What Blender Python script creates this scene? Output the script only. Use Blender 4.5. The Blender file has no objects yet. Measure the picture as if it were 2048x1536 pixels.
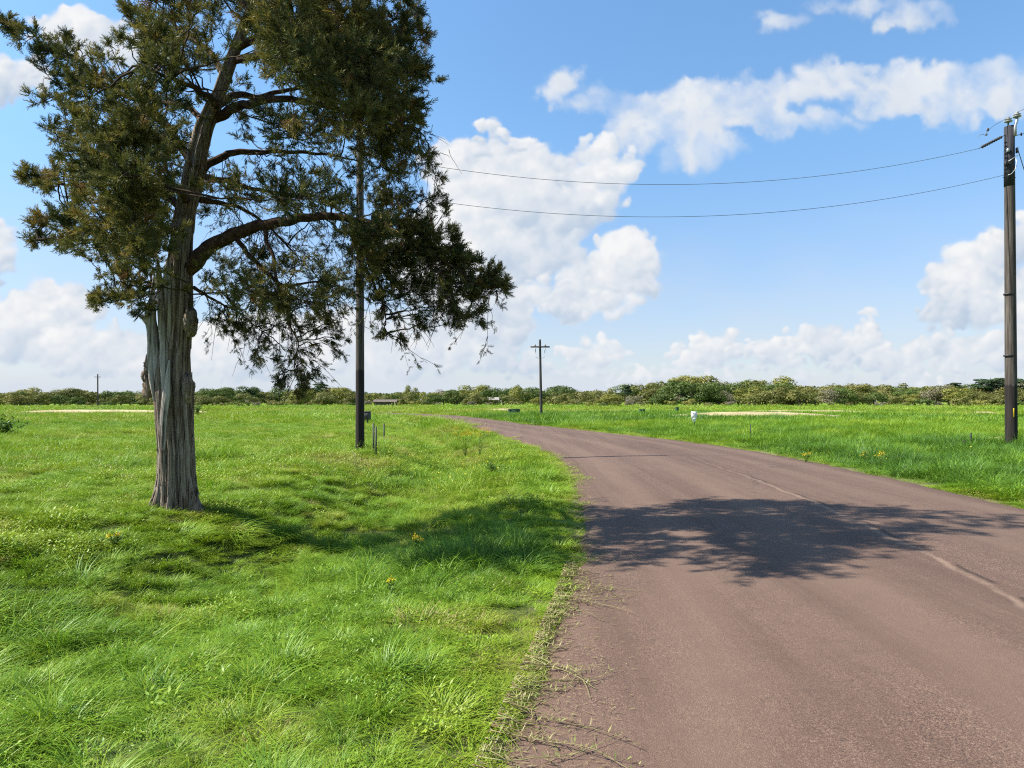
import bpy, math, random
import numpy as np
from mathutils import Vector, Matrix

random.seed(11)
RNG = np.random.default_rng(11)
PI = math.pi
SC = bpy.context.scene
COL = SC.collection
F, CX, HY, EYE = 1365.33, 1024.0, 802.0, 1.6
SUN_EL, SUN_AZ = math.radians(47.5), math.radians(-92.0)      # azimuth measured from +Y towards +X


def wp(px, py, d):
    return np.array([(px - CX) / F * d, d, EYE + (HY - py) / F * d])


# ------------------------------------------------------------------ numpy noise
def _hash(ix, iy, seed):
    n = (ix.astype(np.int64) * 374761393 + iy.astype(np.int64) * 668265263 + seed * 974634777) & 0xFFFFFFFF
    n = ((n ^ (n >> 13)) * 1274126177) & 0xFFFFFFFF
    n = (n ^ (n >> 16)) & 0xFFFFFFFF
    return n / 4294967295.0


def vnoise(x, y, seed=0):
    x, y = np.asarray(x, float), np.asarray(y, float)
    ix, iy = np.floor(x), np.floor(y)
    fx, fy = x - ix, y - iy
    fx, fy = fx * fx * (3 - 2 * fx), fy * fy * (3 - 2 * fy)
    a, b = _hash(ix, iy, seed), _hash(ix + 1, iy, seed)
    c, d = _hash(ix, iy + 1, seed), _hash(ix + 1, iy + 1, seed)
    return (a + (b - a) * fx) * (1 - fy) + (c + (d - c) * fx) * fy


def fbm(x, y, seed=0, oct=4):
    s, a, t = 0, .5, 0
    for i in range(oct):
        s = s + a * vnoise(x * 2 ** i, y * 2 ** i, seed + i * 7)
        t += a
        a *= .5
    return s / t


# ------------------------------------------------------------------ mesh building
class MB:
    def __init__(self):
        self.v, self.q, self.t, self.n, self.a, self.mq, self.mt = [], [], [], 0, [], [], []

    def add(self, v, q=None, t=None, var=0.0, mat=0):
        v = np.asarray(v, float).reshape(-1, 3)
        self.v.append(v)
        self.a.append(np.broadcast_to(np.asarray(var, float), (len(v),)))
        if q is not None and len(q):
            q = np.asarray(q, np.int64).reshape(-1, 4)
            self.q.append(q + self.n); self.mq.append(np.full(len(q), mat))
        if t is not None and len(t):
            t = np.asarray(t, np.int64).reshape(-1, 3)
            self.t.append(t + self.n); self.mt.append(np.full(len(t), mat))
        self.n += len(v)

    def tube(self, pts, rad, n=8, var=0.0, mat=0, cap=True):
        pts = np.asarray(pts, float)
        m = len(pts)
        rad = np.broadcast_to(np.asarray(rad, float), (m,))
        tan = np.gradient(pts, axis=0)
        tan /= np.linalg.norm(tan, axis=1)[:, None] + 1e-12
        ref = np.array([0., 0., 1.]) if abs(tan[:, 2]).mean() < .8 else np.array([1., 0., 0.])
        a = np.cross(tan, ref); a /= np.linalg.norm(a, axis=1)[:, None] + 1e-12
        b = np.cross(tan, a)
        th = np.arange(n) / n * 2 * PI
        V = pts[:, None] + rad[:, None, None] * (a[:, None] * np.cos(th)[None, :, None] + b[:, None] * np.sin(th)[None, :, None])
        V = V.reshape(-1, 3)
        i, j = np.meshgrid(np.arange(m - 1), np.arange(n), indexing='ij')
        k = (j + 1) % n
        Q = np.stack([i * n + j, i * n + k, (i + 1) * n + k, (i + 1) * n + j], -1).reshape(-1, 4)
        T = None
        if cap:
            V = np.vstack([V, pts[0], pts[-1]])
            jj = np.arange(n); kk = (jj + 1) % n
            T = np.vstack([np.stack([np.full(n, m * n), kk, jj], -1), np.stack([np.full(n, m * n + 1), (m - 1) * n + jj, (m - 1) * n + kk], -1)])
        self.add(V, Q, T, var, mat)

    def box(self, c, s, rz=0.0, tilt=None, mat=0, bev=0.0):
        sx, sy, sz = [k / 2 for k in s]
        b = min(bev, sx * .9, sy * .9, sz * .9)
        if b <= 0:
            V = np.array([[x, y, z] for z in (-sz, sz) for x, y in ((-sx, -sy), (sx, -sy), (sx, sy), (-sx, sy))])
            Q = [[3, 2, 1, 0], [4, 5, 6, 7], [0, 1, 5, 4], [1, 2, 6, 5], [2, 3, 7, 6], [3, 0, 4, 7]]
            T = None
        else:
            rings = []
            for (z, k) in ((-sz, b), (-sz + b, 0), (sz - b, 0), (sz, b)):
                X, Y = sx - k, sy - k
                c_ = b if k == 0 else b * .5
                rings.append([[X - c_, -Y, z], [X, -Y + c_, z], [X, Y - c_, z], [X - c_, Y, z], [-X + c_, Y, z], [-X, Y - c_, z], [-X, -Y + c_, z], [-X + c_, -Y, z]])
            V = np.array(rings).reshape(-1, 3)
            Q = []
            for r in range(3):
                for j in range(8):
                    k = (j + 1) % 8
                    Q.append([r * 8 + j, r * 8 + k, r * 8 + 8 + k, r * 8 + 8 + j])
            Q += [[3, 2, 1, 0], [7, 4, 3, 0], [7, 6, 5, 4], [24, 25, 26, 27], [24, 27, 28, 31], [28, 29, 30, 31]]
            T = None
        if tilt is not None:
            V = V @ np.array(tilt).T
        cs, sn = math.cos(rz), math.sin(rz)
        V = V @ np.array([[cs, sn, 0], [-sn, cs, 0], [0, 0, 1]])
        self.add(V + np.array(c), Q, T, 0, mat)

    def lathe(self, c, prof, n=16, mat=0, axis=None):
        th = np.arange(n) / n * 2 * PI
        V = np.array([[r * math.cos(t), r * math.sin(t), z] for r, z in prof for t in th])
        if axis is not None:
            M = np.array(Vector(axis).to_track_quat('Z', 'Y').to_matrix())
            V = V @ M.T
        m = len(prof)
        i, j = np.meshgrid(np.arange(m - 1), np.arange(n), indexing='ij')
        k = (j + 1) % n
        Q = np.stack([i * n + j, i * n + k, (i + 1) * n + k, (i + 1) * n + j], -1).reshape(-1, 4)
        self.add(V + np.array(c), Q, None, 0, mat)

    def blob(self, c, r, amp=.25, freq=2.5, seed=0, nu=20, nv=14, mat=0):
        th, ph = np.meshgrid(np.arange(nu) / nu * 2 * PI, np.linspace(.02, PI - .02, nv))
        d = np.stack([np.sin(ph) * np.cos(th), np.sin(ph) * np.sin(th), np.cos(ph)], -1)
        nz = fbm(d[..., 0] * freq + d[..., 2] * freq * .7 + 9, d[..., 1] * freq - d[..., 2] * freq + 5, seed, 3)
        V = d * (1 + amp * (nz[..., None] * 2 - 1)) * np.array(r) + np.array(c)
        i, j = np.meshgrid(np.arange(nv - 1), np.arange(nu), indexing='ij')
        k = (j + 1) % nu
        Q = np.stack([i * nu + j, (i + 1) * nu + j, (i + 1) * nu + k, i * nu + k], -1).reshape(-1, 4)
        self.add(V.reshape(-1, 3), Q, None, 0, mat)

    def mesh(self, name, mats, smooth=True):
        me = bpy.data.meshes.new(name)
        V = np.vstack(self.v)
        Q = np.vstack(self.q) if self.q else np.zeros((0, 4), np.int64)
        T = np.vstack(self.t) if self.t else np.zeros((0, 3), np.int64)
        me.vertices.add(len(V)); me.vertices.foreach_set('co', V.astype(np.float32).ravel())
        nl = Q.size + T.size
        me.loops.add(nl)
        me.loops.foreach_set('vertex_index', np.concatenate([Q.ravel(), T.ravel()]).astype(np.int32))
        me.polygons.add(len(Q) + len(T))
        st = np.concatenate([np.arange(len(Q)) * 4, Q.size + np.arange(len(T)) * 3]).astype(np.int32)
        me.polygons.foreach_set('loop_start', st)
        mi = np.concatenate(self.mq + self.mt).astype(np.int32) if nl else []
        me.polygons.foreach_set('material_index', mi)
        me.polygons.foreach_set('use_smooth', np.full(len(Q) + len(T), bool(smooth)))
        at = me.attributes.new('var', 'FLOAT', 'POINT')
        at.data.foreach_set('value', np.concatenate(self.a).astype(np.float32))
        for m in (mats if isinstance(mats, (list, tuple)) else [mats]):
            me.materials.append(m)
        me.update(calc_edges=True)
        me.validate()
        return me

    def build(self, name, mats, parent=None, smooth=True):
        o = bpy.data.objects.new(name, self.mesh(name, mats, smooth))
        COL.objects.link(o)
        if parent is not None:
            o.parent = parent
            o.location = -Vector(base_of(parent))
        return o


def base_of(o):
    p = Vector((0, 0, 0))
    while o is not None:
        p += o.location
        o = o.parent
    return p


def thing(name, label, cat, loc=(0, 0, 0), group=None):
    o = bpy.data.objects.new(name, None)
    COL.objects.link(o)
    o.location = Vector([float(k) for k in loc]); o.empty_display_size = .3
    tag(o, label, cat, group)
    return o


def tag(o, label=None, cat=None, group=None, kind=None):
    if label: o['label'] = label
    if cat: o['category'] = cat
    if group: o['group'] = group
    if kind: o['kind'] = kind
    return o


# ------------------------------------------------------------------ materials
class NT:
    """small helper for shader trees"""
    def __init__(self, tree):
        self.t = tree

    def n(self, kind, **kw):
        nd = self.t.nodes.new(kind)
        for k, v in kw.items():
            if k in nd.inputs.keys() if isinstance(k, str) and k[0].isupper() else False:
                self.s(nd, k, v)
            else:
                setattr(nd, k, v)
        return nd

    def s(self, nd, key, v):
        sock = nd.inputs[key]
        if isinstance(v, bpy.types.NodeSocket):
            self.t.links.new(v, sock)
        else:
            if hasattr(sock, 'default_value'):
                try:
                    sock.default_value = v
                except Exception:
                    sock.default_value = (v[0], v[1], v[2], 1.0) if len(v) == 3 else v

    def math(self, op, a, b=0.0, c=0.0, clamp=False):
        nd = self.t.nodes.new('ShaderNodeMath'); nd.operation = op; nd.use_clamp = clamp
        for i, v in enumerate((a, b, c)):
            self.s(nd, i, v)
        return nd.outputs[0]

    def vmath(self, op, a, b=(0, 0, 0), out=0):
        nd = self.t.nodes.new('ShaderNodeVectorMath'); nd.operation = op
        self.s(nd, 0, a)
        if op == 'SCALE':
            self.s(nd, 'Scale', b)
        else:
            self.s(nd, 1, b)
        return nd.outputs[out]

    def noise(self, vec, scale, detail=3.0, rough=.5, out='Fac', dist=0.0):
        nd = self.t.nodes.new('ShaderNodeTexNoise')
        if vec is not None: self.s(nd, 'Vector', vec)
        self.s(nd, 'Scale', scale); self.s(nd, 'Detail', detail); self.s(nd, 'Roughness', rough); self.s(nd, 'Distortion', dist)
        return nd.outputs[out]

    def ramp(self, fac, stops, interp='LINEAR'):
        nd = self.t.nodes.new('ShaderNodeValToRGB')
        nd.color_ramp.interpolation = interp
        el = nd.color_ramp.elements
        while len(el) < len(stops): el.new(.5)
        for e, (p, c) in zip(el, stops):
            e.position = p
            e.color = (c, c, c, 1) if isinstance(c, (int, float)) else (*c, 1)
        self.s(nd, 0, fac)
        return nd.outputs[0]

    def mix(self, fac, a, b, blend='MIX'):
        nd = self.t.nodes.new('ShaderNodeMix'); nd.data_type = 'RGBA'; nd.blend_type = blend
        self.s(nd, 0, fac); self.s(nd, 6, a); self.s(nd, 7, b)
        return nd.outputs[2]

    def sstep(self, v, lo, hi):
        nd = self.t.nodes.new('ShaderNodeMapRange'); nd.interpolation_type = 'SMOOTHSTEP'
        for k, x in (('Value', v), ('From Min', lo), ('From Max', hi), ('To Min', 0.0), ('To Max', 1.0)):
            self.s(nd, k, x)
        return nd.outputs[0]

    def attr(self, name, typ='GEOMETRY', out='Fac'):
        nd = self.t.nodes.new('ShaderNodeAttribute'); nd.attribute_name = name; nd.attribute_type = typ
        return nd.outputs[out]

    def pos(self):
        return self.t.nodes.new('ShaderNodeNewGeometry').outputs['Position']

    def obj(self):
        return self.t.nodes.new('ShaderNodeTexCoord').outputs['Object']

    def map(self, vec, scale=(1, 1, 1), loc=(0, 0, 0)):
        nd = self.t.nodes.new('ShaderNodeMapping')
        self.s(nd, 'Vector', vec); nd.inputs['Scale'].default_value = scale; nd.inputs['Location'].default_value = loc
        return nd.outputs[0]


def new_mat(name):
    m = bpy.data.materials.new(name)
    m.use_nodes = True
    m.node_tree.nodes.clear()
    out = m.node_tree.nodes.new('ShaderNodeOutputMaterial')
    return m, NT(m.node_tree), out


def principled(name, color_fn, rough=.8, bump_fn=None, bump=.3, spec=.3, metal=0.0, bdist=.02):
    m, t, out = new_mat(name)
    b = t.n('ShaderNodeBsdfPrincipled')
    c = color_fn(t) if callable(color_fn) else color_fn
    t.s(b, 'Base Color', c if not isinstance(c, tuple) else (*c, 1))
    t.s(b, 'Roughness', rough); t.s(b, 'Specular IOR Level', spec); t.s(b, 'Metallic', metal)
    if bump_fn:
        bn = t.n('ShaderNodeBump'); t.s(bn, 'Strength', bump); t.s(bn, 'Distance', bdist); t.s(bn, 'Height', bump_fn(t))
        t.s(b, 'Normal', bn.outputs[0])
    t.t.links.new(b.outputs[0], out.inputs[0])
    return m


def leafy(name, color_fn, transl=.35, gloss=.06, rough=.45):
    m, t, out = new_mat(name)
    c = color_fn(t)
    d = t.n('ShaderNodeBsdfDiffuse'); t.s(d, 'Color', c)
    tr = t.n('ShaderNodeBsdfTranslucent')
    t.s(tr, 'Color', t.mix(1.0, c, (1.0, 1.0, .75, 1), 'MULTIPLY'))
    mx = t.n('ShaderNodeMixShader'); t.s(mx, 0, transl)
    t.t.links.new(d.outputs[0], mx.inputs[1]); t.t.links.new(tr.outputs[0], mx.inputs[2])
    g = t.n('ShaderNodeBsdfGlossy'); t.s(g, 'Roughness', rough); t.s(g, 'Color', (.8, .85, .8, 1))
    m2 = t.n('ShaderNodeMixShader'); t.s(m2, 0, gloss)
    t.t.links.new(mx.outputs[0], m2.inputs[1]); t.t.links.new(g.outputs[0], m2.inputs[2])
    t.t.links.new(m2.outputs[0], out.inputs[0])
    return m


G_DEEP, G_MID, G_YEL, G_STRAW = (.058, .140, .022), (.148, .288, .016), (.272, .360, .024), (.36, .30, .11)


def grass_col(t):
    tint = t.attr('tint', 'INSTANCER')
    var = t.attr('var')
    f = t.math('ADD', t.math('MULTIPLY', tint, .8), t.math('MULTIPLY', t.math('SUBTRACT', var, .3), .42))
    return t.ramp(f, [(.0, G_DEEP), (.36, G_MID), (.76, G_YEL), (.90, (.24, .29, .03)), (1.0, G_STRAW)])


M = {}
M['grass'] = leafy('grass_blades', grass_col, .28, .03, .5)


def ground_col(t):
    p = t.pos()
    big = t.noise(p, .035, 4, .55)
    mid = t.noise(t.map(p, (.25, 1.0, 1)), .35, 5, .6)
    fine = t.noise(p, 9.0, 5, .7)
    c = t.ramp(t.math('ADD', t.math('MULTIPLY', big, .55), t.math('MULTIPLY', mid, .5)),
               [(.30, (.07, .15, .014)), (.47, (.12, .22, .016)), (.60, (.18, .26, .022)), (.74, (.26, .27, .06))])
    soil = t.mix(t.sstep(fine, .35, .7), (.035, .055, .014, 1), (.10, .12, .03, 1))
    dist = t.sstep(t.vmath('LENGTH', p, out=1), 12.0, 60.0)
    c2 = t.mix(dist, soil, c)
    return t.mix(t.sstep(t.math('ABSOLUTE', t.attr('verge')), .0, 1.0), c2, t.mix(fine, (.20, .17, .085, 1), (.11, .12, .035, 1)))


M['ground'] = principled('meadow_soil', ground_col, .95, lambda t: t.noise(t.pos(), 14.0, 4, .7), .8, .1, bdist=.05)


def road_col(t):
    p = t.pos()
    ac = t.attr('across')
    vor = t.n('ShaderNodeTexVoronoi'); t.s(vor, 'Vector', p); t.s(vor, 'Scale', 210.0)
    chips = vor.outputs['Color']
    sep = t.n('ShaderNodeSeparateColor'); t.s(sep, 0, chips)
    v2 = t.n('ShaderNodeTexVoronoi'); t.s(v2, 'Vector', p); t.s(v2, 'Scale', 120.0)
    s2 = t.n('ShaderNodeSeparateColor'); t.s(s2, 0, v2.outputs['Color'])
    base = t.ramp(sep.outputs[0], [(0, (0.047, 0.029, 0.021)), (.4, (0.110, 0.066, 0.047)), (.8, (0.156, 0.096, 0.068)), (1, (0.259, 0.172, 0.120))])
    base = t.mix(t.math('MULTIPLY', t.sstep(s2.outputs[1], .92, .98), .6), base, (0.299, 0.204, 0.142, 1))
    base = t.mix(t.sstep(s2.outputs[0], .93, .98), base, (0.033, 0.021, 0.018, 1))
    blot = t.noise(p, .55, 5, .6)
    base = t.mix(t.ramp(blot, [(.38, .0), (.62, .75)]), base, (0.137, 0.088, 0.062, 1))
    st = t.noise(t.map(p, (2.2, .07, 1)), 1.0, 5, .65)           # streaks along the lane
    base = t.mix(t.ramp(st, [(.42, .0), (.66, .75)]), base, (0.086, 0.051, 0.036, 1))
    med = t.noise(p, 5.0, 4, .7)
    base = t.mix(t.ramp(med, [(.45, 0.0), (.8, .45)]), base, (0.075, 0.048, 0.035, 1))
    # wheel tracks, worn paler
    wob = t.math('MULTIPLY', t.math('SUBTRACT', t.noise(p, .4, 2), .5), .10)
    a2 = t.math('ADD', ac, wob)
    for cpos in (.16, .38, .70, .88):
        w = t.math('SUBTRACT', 1.0, t.sstep(t.math('ABSOLUTE', t.math('SUBTRACT', a2, cpos)), .0, .075))
        base = t.mix(t.math('MULTIPLY', w, .42), base, (0.166, 0.108, 0.076, 1))
    # ragged lane joint
    j = t.math('ADD', t.math('SUBTRACT', ac, .531), t.math('MULTIPLY', t.math('SUBTRACT', t.noise(p, 1.1, 5, .65), .5), .022))
    far_ = t.vmath('LENGTH', p, out=1)
    jl = t.math('MULTIPLY', t.math('SUBTRACT', 1.0, t.sstep(far_, 9.0, 24.0)), t.math('SUBTRACT', 1.0, t.sstep(t.math('ABSOLUTE', j), .001, .009)))
    brk = t.sstep(t.noise(p, 3.5, 5, .75), .28, .58)
    base = t.mix(t.math('MULTIPLY', t.math('MULTIPLY', jl, brk), .36), base, (0.351, 0.249, 0.171, 1))
    j2 = t.math('SUBTRACT', 1.0, t.sstep(t.math('ABSOLUTE', t.math('SUBTRACT', j, .013)), .0015, .005))
    base = t.mix(t.math('MULTIPLY', t.math('MULTIPLY', j2, t.sstep(t.noise(p, 1.6, 4, .7), .45, .6)), .8), base, (0.040, 0.026, 0.018, 1))
    # a few fine cracks
    cr = t.n('ShaderNodeTexVoronoi', feature='DISTANCE_TO_EDGE')
    t.s(cr, 'Vector', t.vmath('ADD', p, t.vmath('SCALE', t.noise(p, 1.2, 4, .6, 'Color'), .9))); t.s(cr, 'Scale', .16)
    ck = t.math('MULTIPLY', t.math('SUBTRACT', 1.0, t.sstep(cr.outputs['Distance'], .0006, .0028)), t.sstep(t.noise(p, .25, 2), .52, .6))
    base = t.mix(t.math('MULTIPLY', ck, .7), base, (0.052, 0.036, 0.027, 1))
    # dusty, plant-stained edge
    e = t.math('MINIMUM', ac, t.math('SUBTRACT', 1.0, ac))
    ew = t.math('MULTIPLY', t.math('SUBTRACT', 1.0, t.sstep(e, .0, .055)), t.sstep(t.noise(p, 3.0, 4, .7), .35, .65))
    return t.mix(t.math('MULTIPLY', ew, .6), base, (0.091, 0.055, 0.037, 1))


def road_bump(t):
    v = t.n('ShaderNodeTexVoronoi'); t.s(v, 'Vector', t.pos()); t.s(v, 'Scale', 150.0)
    return t.math('ADD', t.math('MULTIPLY', v.outputs['Distance'], -.8), t.noise(t.pos(), 22.0, 3, .6))


M['road'] = principled('red_chip_asphalt', road_col, .85, road_bump, .55, .25, bdist=.006)


def bark_col(t):
    p = t.obj()
    s = t.noise(t.map(p, (26, 26, 1.6)), 1.0, 6, .65, dist=.4)
    s2 = t.noise(t.map(p, (90, 90, 5)), 1.0, 3, .6)
    c = t.ramp(t.math('ADD', t.math('MULTIPLY', s, .75), t.math('MULTIPLY', s2, .3)),
               [(.36, (.026, .017, .012)), (.45, (.130, .097, .072)), (.56, (.285, .232, .184)), (.73, (.47, .405, .335))])
    red = t.noise(p, 2.2, 3, .5)
    c = t.mix(t.ramp(red, [(.55, 0.0), (.72, .55)]), c, (.13, .075, .045, 1))
    return t.mix(t.ramp(t.noise(p, 1.4, 3, .6), [(.5, 0), (.7, .45)]), c, (.25, .225, .195, 1))


def bark_bump(t):
    p = t.obj()
    return t.math('ADD', t.noise(t.map(p, (30, 30, 1.8)), 1.0, 6, .7, dist=.4), t.math('MULTIPLY', t.noise(t.map(p, (110, 110, 7)), 1.0, 3, .6), .4))


M['bark'] = principled('cedar_bark', bark_col, .95, bark_bump, .9, .1, bdist=.03)
M['limb'] = principled('cedar_limb_bark', lambda t: t.ramp(t.noise(t.map(t.obj(), (14, 14, 14)), 1.0, 5, .65), [(.35, (.028, .018, .013)), (.55, (.085, .052, .036)), (.75, (.19, .135, .10))]),
                       .95, lambda t: t.noise(t.obj(), 28.0, 5, .7), .7, .1, bdist=.02)
M['dead'] = principled('weathered_dead_wood', lambda t: t.ramp(t.noise(t.map(t.obj(), (30, 30, 1.3)), 1.0, 6, .65, dist=.5), [(.36, (.07, .056, .046)), (.48, (.30, .275, .245)), (.7, (.52, .49, .45))]),
                       .9, lambda t: t.noise(t.map(t.obj(), (40, 40, 1.6)), 1.0, 5, .7), .8, .15, bdist=.02)
M['twig'] = principled('cedar_twig', lambda t: t.ramp(t.attr('var'), [(0, (.035, .024, .017)), (.7, (.085, .062, .045)), (1, (.26, .20, .15))]), .9, None, 0, .1)


def cedar_col(t):
    v = t.attr('var')
    return t.ramp(v, [(0, (.026, .042, .016)), (.30, (.066, .080, .025)), (.55, (.142, .136, .038)), (.78, (.24, .195, .054)), (.92, (.29, .21, .070)), (1, (.19, .10, .045))])


M['cedar'] = leafy('cedar_foliage', cedar_col, .25, .02, .5)


def crown_mat(name, stops, spread):
    def f(t):
        v = t.attr('var')
        oi = t.n('ShaderNodeObjectInfo')
        r = t.math('MULTIPLY', t.math('SUBTRACT', oi.outputs['Random'], .5), spread)
        return t.ramp(t.math('ADD', v, r), stops)
    return leafy(name, f, .22, .02, .5)


M['oak'] = crown_mat('oak_leaves', [(0, (.040, .066, .016)), (.5, (.085, .125, .028)), (1, (.15, .185, .042))], .35)
M['olive'] = crown_mat('olive_leaves', [(0, (.075, .088, .024)), (.5, (.155, .158, .042)), (1, (.24, .21, .066))], .5)
M['yellow'] = crown_mat('yellow_green_leaves', [(0, (.11, .125, .024)), (.5, (.205, .205, .042)), (1, (.29, .25, .075))], .4)
M['grey'] = crown_mat('bare_grey_twigs', [(0, (.12, .10, .07)), (.5, (.20, .175, .115)), (1, (.27, .245, .15))], .4)
M['pine'] = crown_mat('pine_needles', [(0, (.022, .042, .02)), (.5, (.042, .07, .03)), (1, (.075, .10, .042))], .3)
M['wood'] = principled('far_trunk_wood', lambda t: t.ramp(t.noise(t.obj(), 3.0, 4, .6), [(.35, (.05, .038, .028)), (.7, (.15, .12, .095))]), .95)


def pole_col(dark_to, soft=.25):
    def f(t):
        p = t.obj()
        sx = t.n('ShaderNodeSeparateXYZ'); t.s(sx, 0, p)
        grain = t.noise(t.map(p, (22, 22, .9)), 1.0, 6, .65)
        up = t.ramp(grain, [(.34, (.026, .020, .016)), (.52, (.072, .060, .049)), (.7, (.145, .125, .102))])
        lo = t.ramp(grain, [(.34, (.012, .009, .008)), (.6, (.028, .022, .019)), (.8, (.05, .04, .034))])
        w = t.math('ADD', sx.outputs[2], t.math('MULTIPLY', t.math('SUBTRACT', t.noise(t.map(p, (9, 9, 1)), 1.0, 3), .5), soft))
        return t.mix(t.sstep(w, dark_to - .04, dark_to + .04), lo, up)
    return f


M['tarpole_tall'] = principled('weathered_pole_high_tarred_foot', pole_col(2.45), .8, lambda t: t.noise(t.map(t.obj(), (40, 40, 1.4)), 1.0, 5, .7), .6, .25, bdist=.01)
M['tarpole'] = principled('weathered_pole_tarred_foot', pole_col(2.05), .8, lambda t: t.noise(t.map(t.obj(), (40, 40, 1.4)), 1.0, 5, .7), .6, .25, bdist=.01)
M['farpole'] = principled('dark_pole_wood', lambda t: t.ramp(t.noise(t.map(t.obj(), (9, 9, .8)), 1.0, 4, .6), [(.35, (.03, .026, .023)), (.7, (.09, .08, .07))]), .85)
M['collar'] = principled('tarred_pole_head', lambda t: t.ramp(t.noise(t.map(t.obj(), (22, 22, .9)), 1.0, 6, .65), [(.34, (.016, .016, .02)), (.6, (.04, .04, .046)), (.8, (.085, .08, .085))]), .75)
M['porcelain'] = principled('grey_porcelain', lambda t: t.ramp(t.noise(t.obj(), 30.0, 3), [(.3, (.20, .20, .19)), (.7, (.36, .36, .34))]), .3, None, 0, .5)
M['galv'] = principled('galvanised_steel', lambda t: t.ramp(t.noise(t.obj(), 25.0, 4), [(.3, (.30, .31, .32)), (.7, (.50, .51, .52))]), .45, None, 0, .5, .6)
M['iron'] = principled('dark_iron', lambda t: t.ramp(t.noise(t.obj(), 30.0, 4), [(.3, (.02, .02, .022)), (.7, (.06, .055, .055))]), .6, None, 0, .4, .4)
M['wire'] = principled('aluminium_wire', (.14, .14, .145), .5, None, 0, .4, .5)
M['post'] = principled('dark_green_steel', lambda t: t.ramp(t.noise(t.obj(), 20.0, 4), [(.3, (.018, .028, .02)), (.7, (.05, .065, .045))]), .65)
M['boxgreen'] = principled('green_painted_steel', lambda t: t.ramp(t.noise(t.obj(), 6.0, 4), [(.3, (.018, .055, .028)), (.7, (.035, .085, .042))]), .5)
M['boxgrey'] = principled('weathered_grey_plastic', lambda t: t.ramp(t.noise(t.obj(), 8.0, 4), [(.3, (.04, .042, .04)), (.7, (.09, .09, .085))]), .7)
M['white'] = principled('white_sign_paint', lambda t: t.ramp(t.noise(t.obj(), 5.0, 4), [(.3, (.74, .74, .71)), (.7, (.84, .84, .82))]), .5)
M['ink'] = principled('grey_print', (.16, .17, .18), .6)
M['faint'] = principled('faint_print', (.50, .51, .52), .6)
M['yellowtag'] = principled('yellow_tag', (.75, .50, .02), .5)
M['sand'] = principled('bare_sandy_soil', lambda t: t.ramp(t.noise(t.pos(), .8, 6, .65), [(.3, (.27, .205, .10)), (.55, (.42, .34, .18)), (.8, (.52, .44, .25))]), .95, lambda t: t.noise(t.pos(), 6.0, 4, .7), .5)
M['roof'] = principled('brown_tin_roof', lambda t: t.ramp(t.noise(t.map(t.obj(), (6, .5, .5)), 1.0, 4), [(.3, (.10, .075, .055)), (.7, (.18, .14, .11))]), .6)
M['wallpaint'] = principled('pale_wall', lambda t: t.ramp(t.noise(t.obj(), 2.0, 4), [(.3, (.24, .22, .19)), (.7, (.34, .32, .28))]), .8)
M['petal'] = leafy('golden_petals', lambda t: t.ramp(t.attr('var'), [(0, (.62, .36, .01)), (.4, (.78, .58, .015)), (1, (.85, .72, .06))]), .3, .02)
M['stem'] = leafy('weed_stem', lambda t: t.ramp(t.attr('var'), [(0, (.04, .10, .012)), (1, (.13, .20, .025))]), .25, .04)
M['runner'] = leafy('creeping_runner', lambda t: t.ramp(t.attr('var'), [(0, (.12, .06, .045)), (.25, (.26, .20, .09)), (.5, (.34, .31, .13)), (.75, (.22, .27, .05)), (1, (.10, .17, .025))]), .2, .03)

# ------------------------------------------------------------------ road and terrain
_ly = [-40, -20, -6, 0, 2.97, 4.39, 6.28, 8.8, 11, 15, 19.3, 25, 32, 45, 60, 75, 95, 120, 150, 190]
_lx = [-13, -6.5, -2.6, -.75, -.085, .19, .56, .88, 1.06, 1.22, 1.2, .60, -.57, -3.3, -6.8, -12, -21.5, -37, -60, -95]
_ry = [-40, -20, -6, 0, 5, 10.16, 13.8, 18, 22.3, 28, 34.7, 47.5, 60, 72.8, 92, 117, 147, 187]
_rx = [-6.3, .2, 4.1, 5.8, 6.95, 7.62, 7.86, 7.93, 7.72, 6.6, 4.55, .95, -2.0, -5.2, -13.5, -29.5, -52, -86]
YD = np.arange(-40, 190, .25)


def smooth_curve(ys, xs, w):
    x = np.interp(YD, ys, xs)
    for _ in range(3):
        k = np.ones(w) / w
        x = np.convolve(np.pad(x, w // 2, mode='reflect', reflect_type='odd'), k, 'valid')[:len(YD)]
    return x


LX, RX = smooth_curve(_ly, _lx, 9), smooth_curve(_ry, _rx, 9)
LX_S = np.gradient(LX, YD)
RX_S = np.gradient(RX, YD)


def edges(x, y):
    """distance outside the left edge and outside the right edge (negative: on the road side)"""
    yc = np.clip(y, -40, 189)
    l, r = np.interp(yc, YD, LX), np.interp(yc, YD, RX)
    cl, cr = 1 / np.sqrt(1 + np.interp(yc, YD, LX_S) ** 2), 1 / np.sqrt(1 + np.interp(yc, YD, RX_S) ** 2)
    return (l - x) * cl, (x - r) * cr


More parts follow.
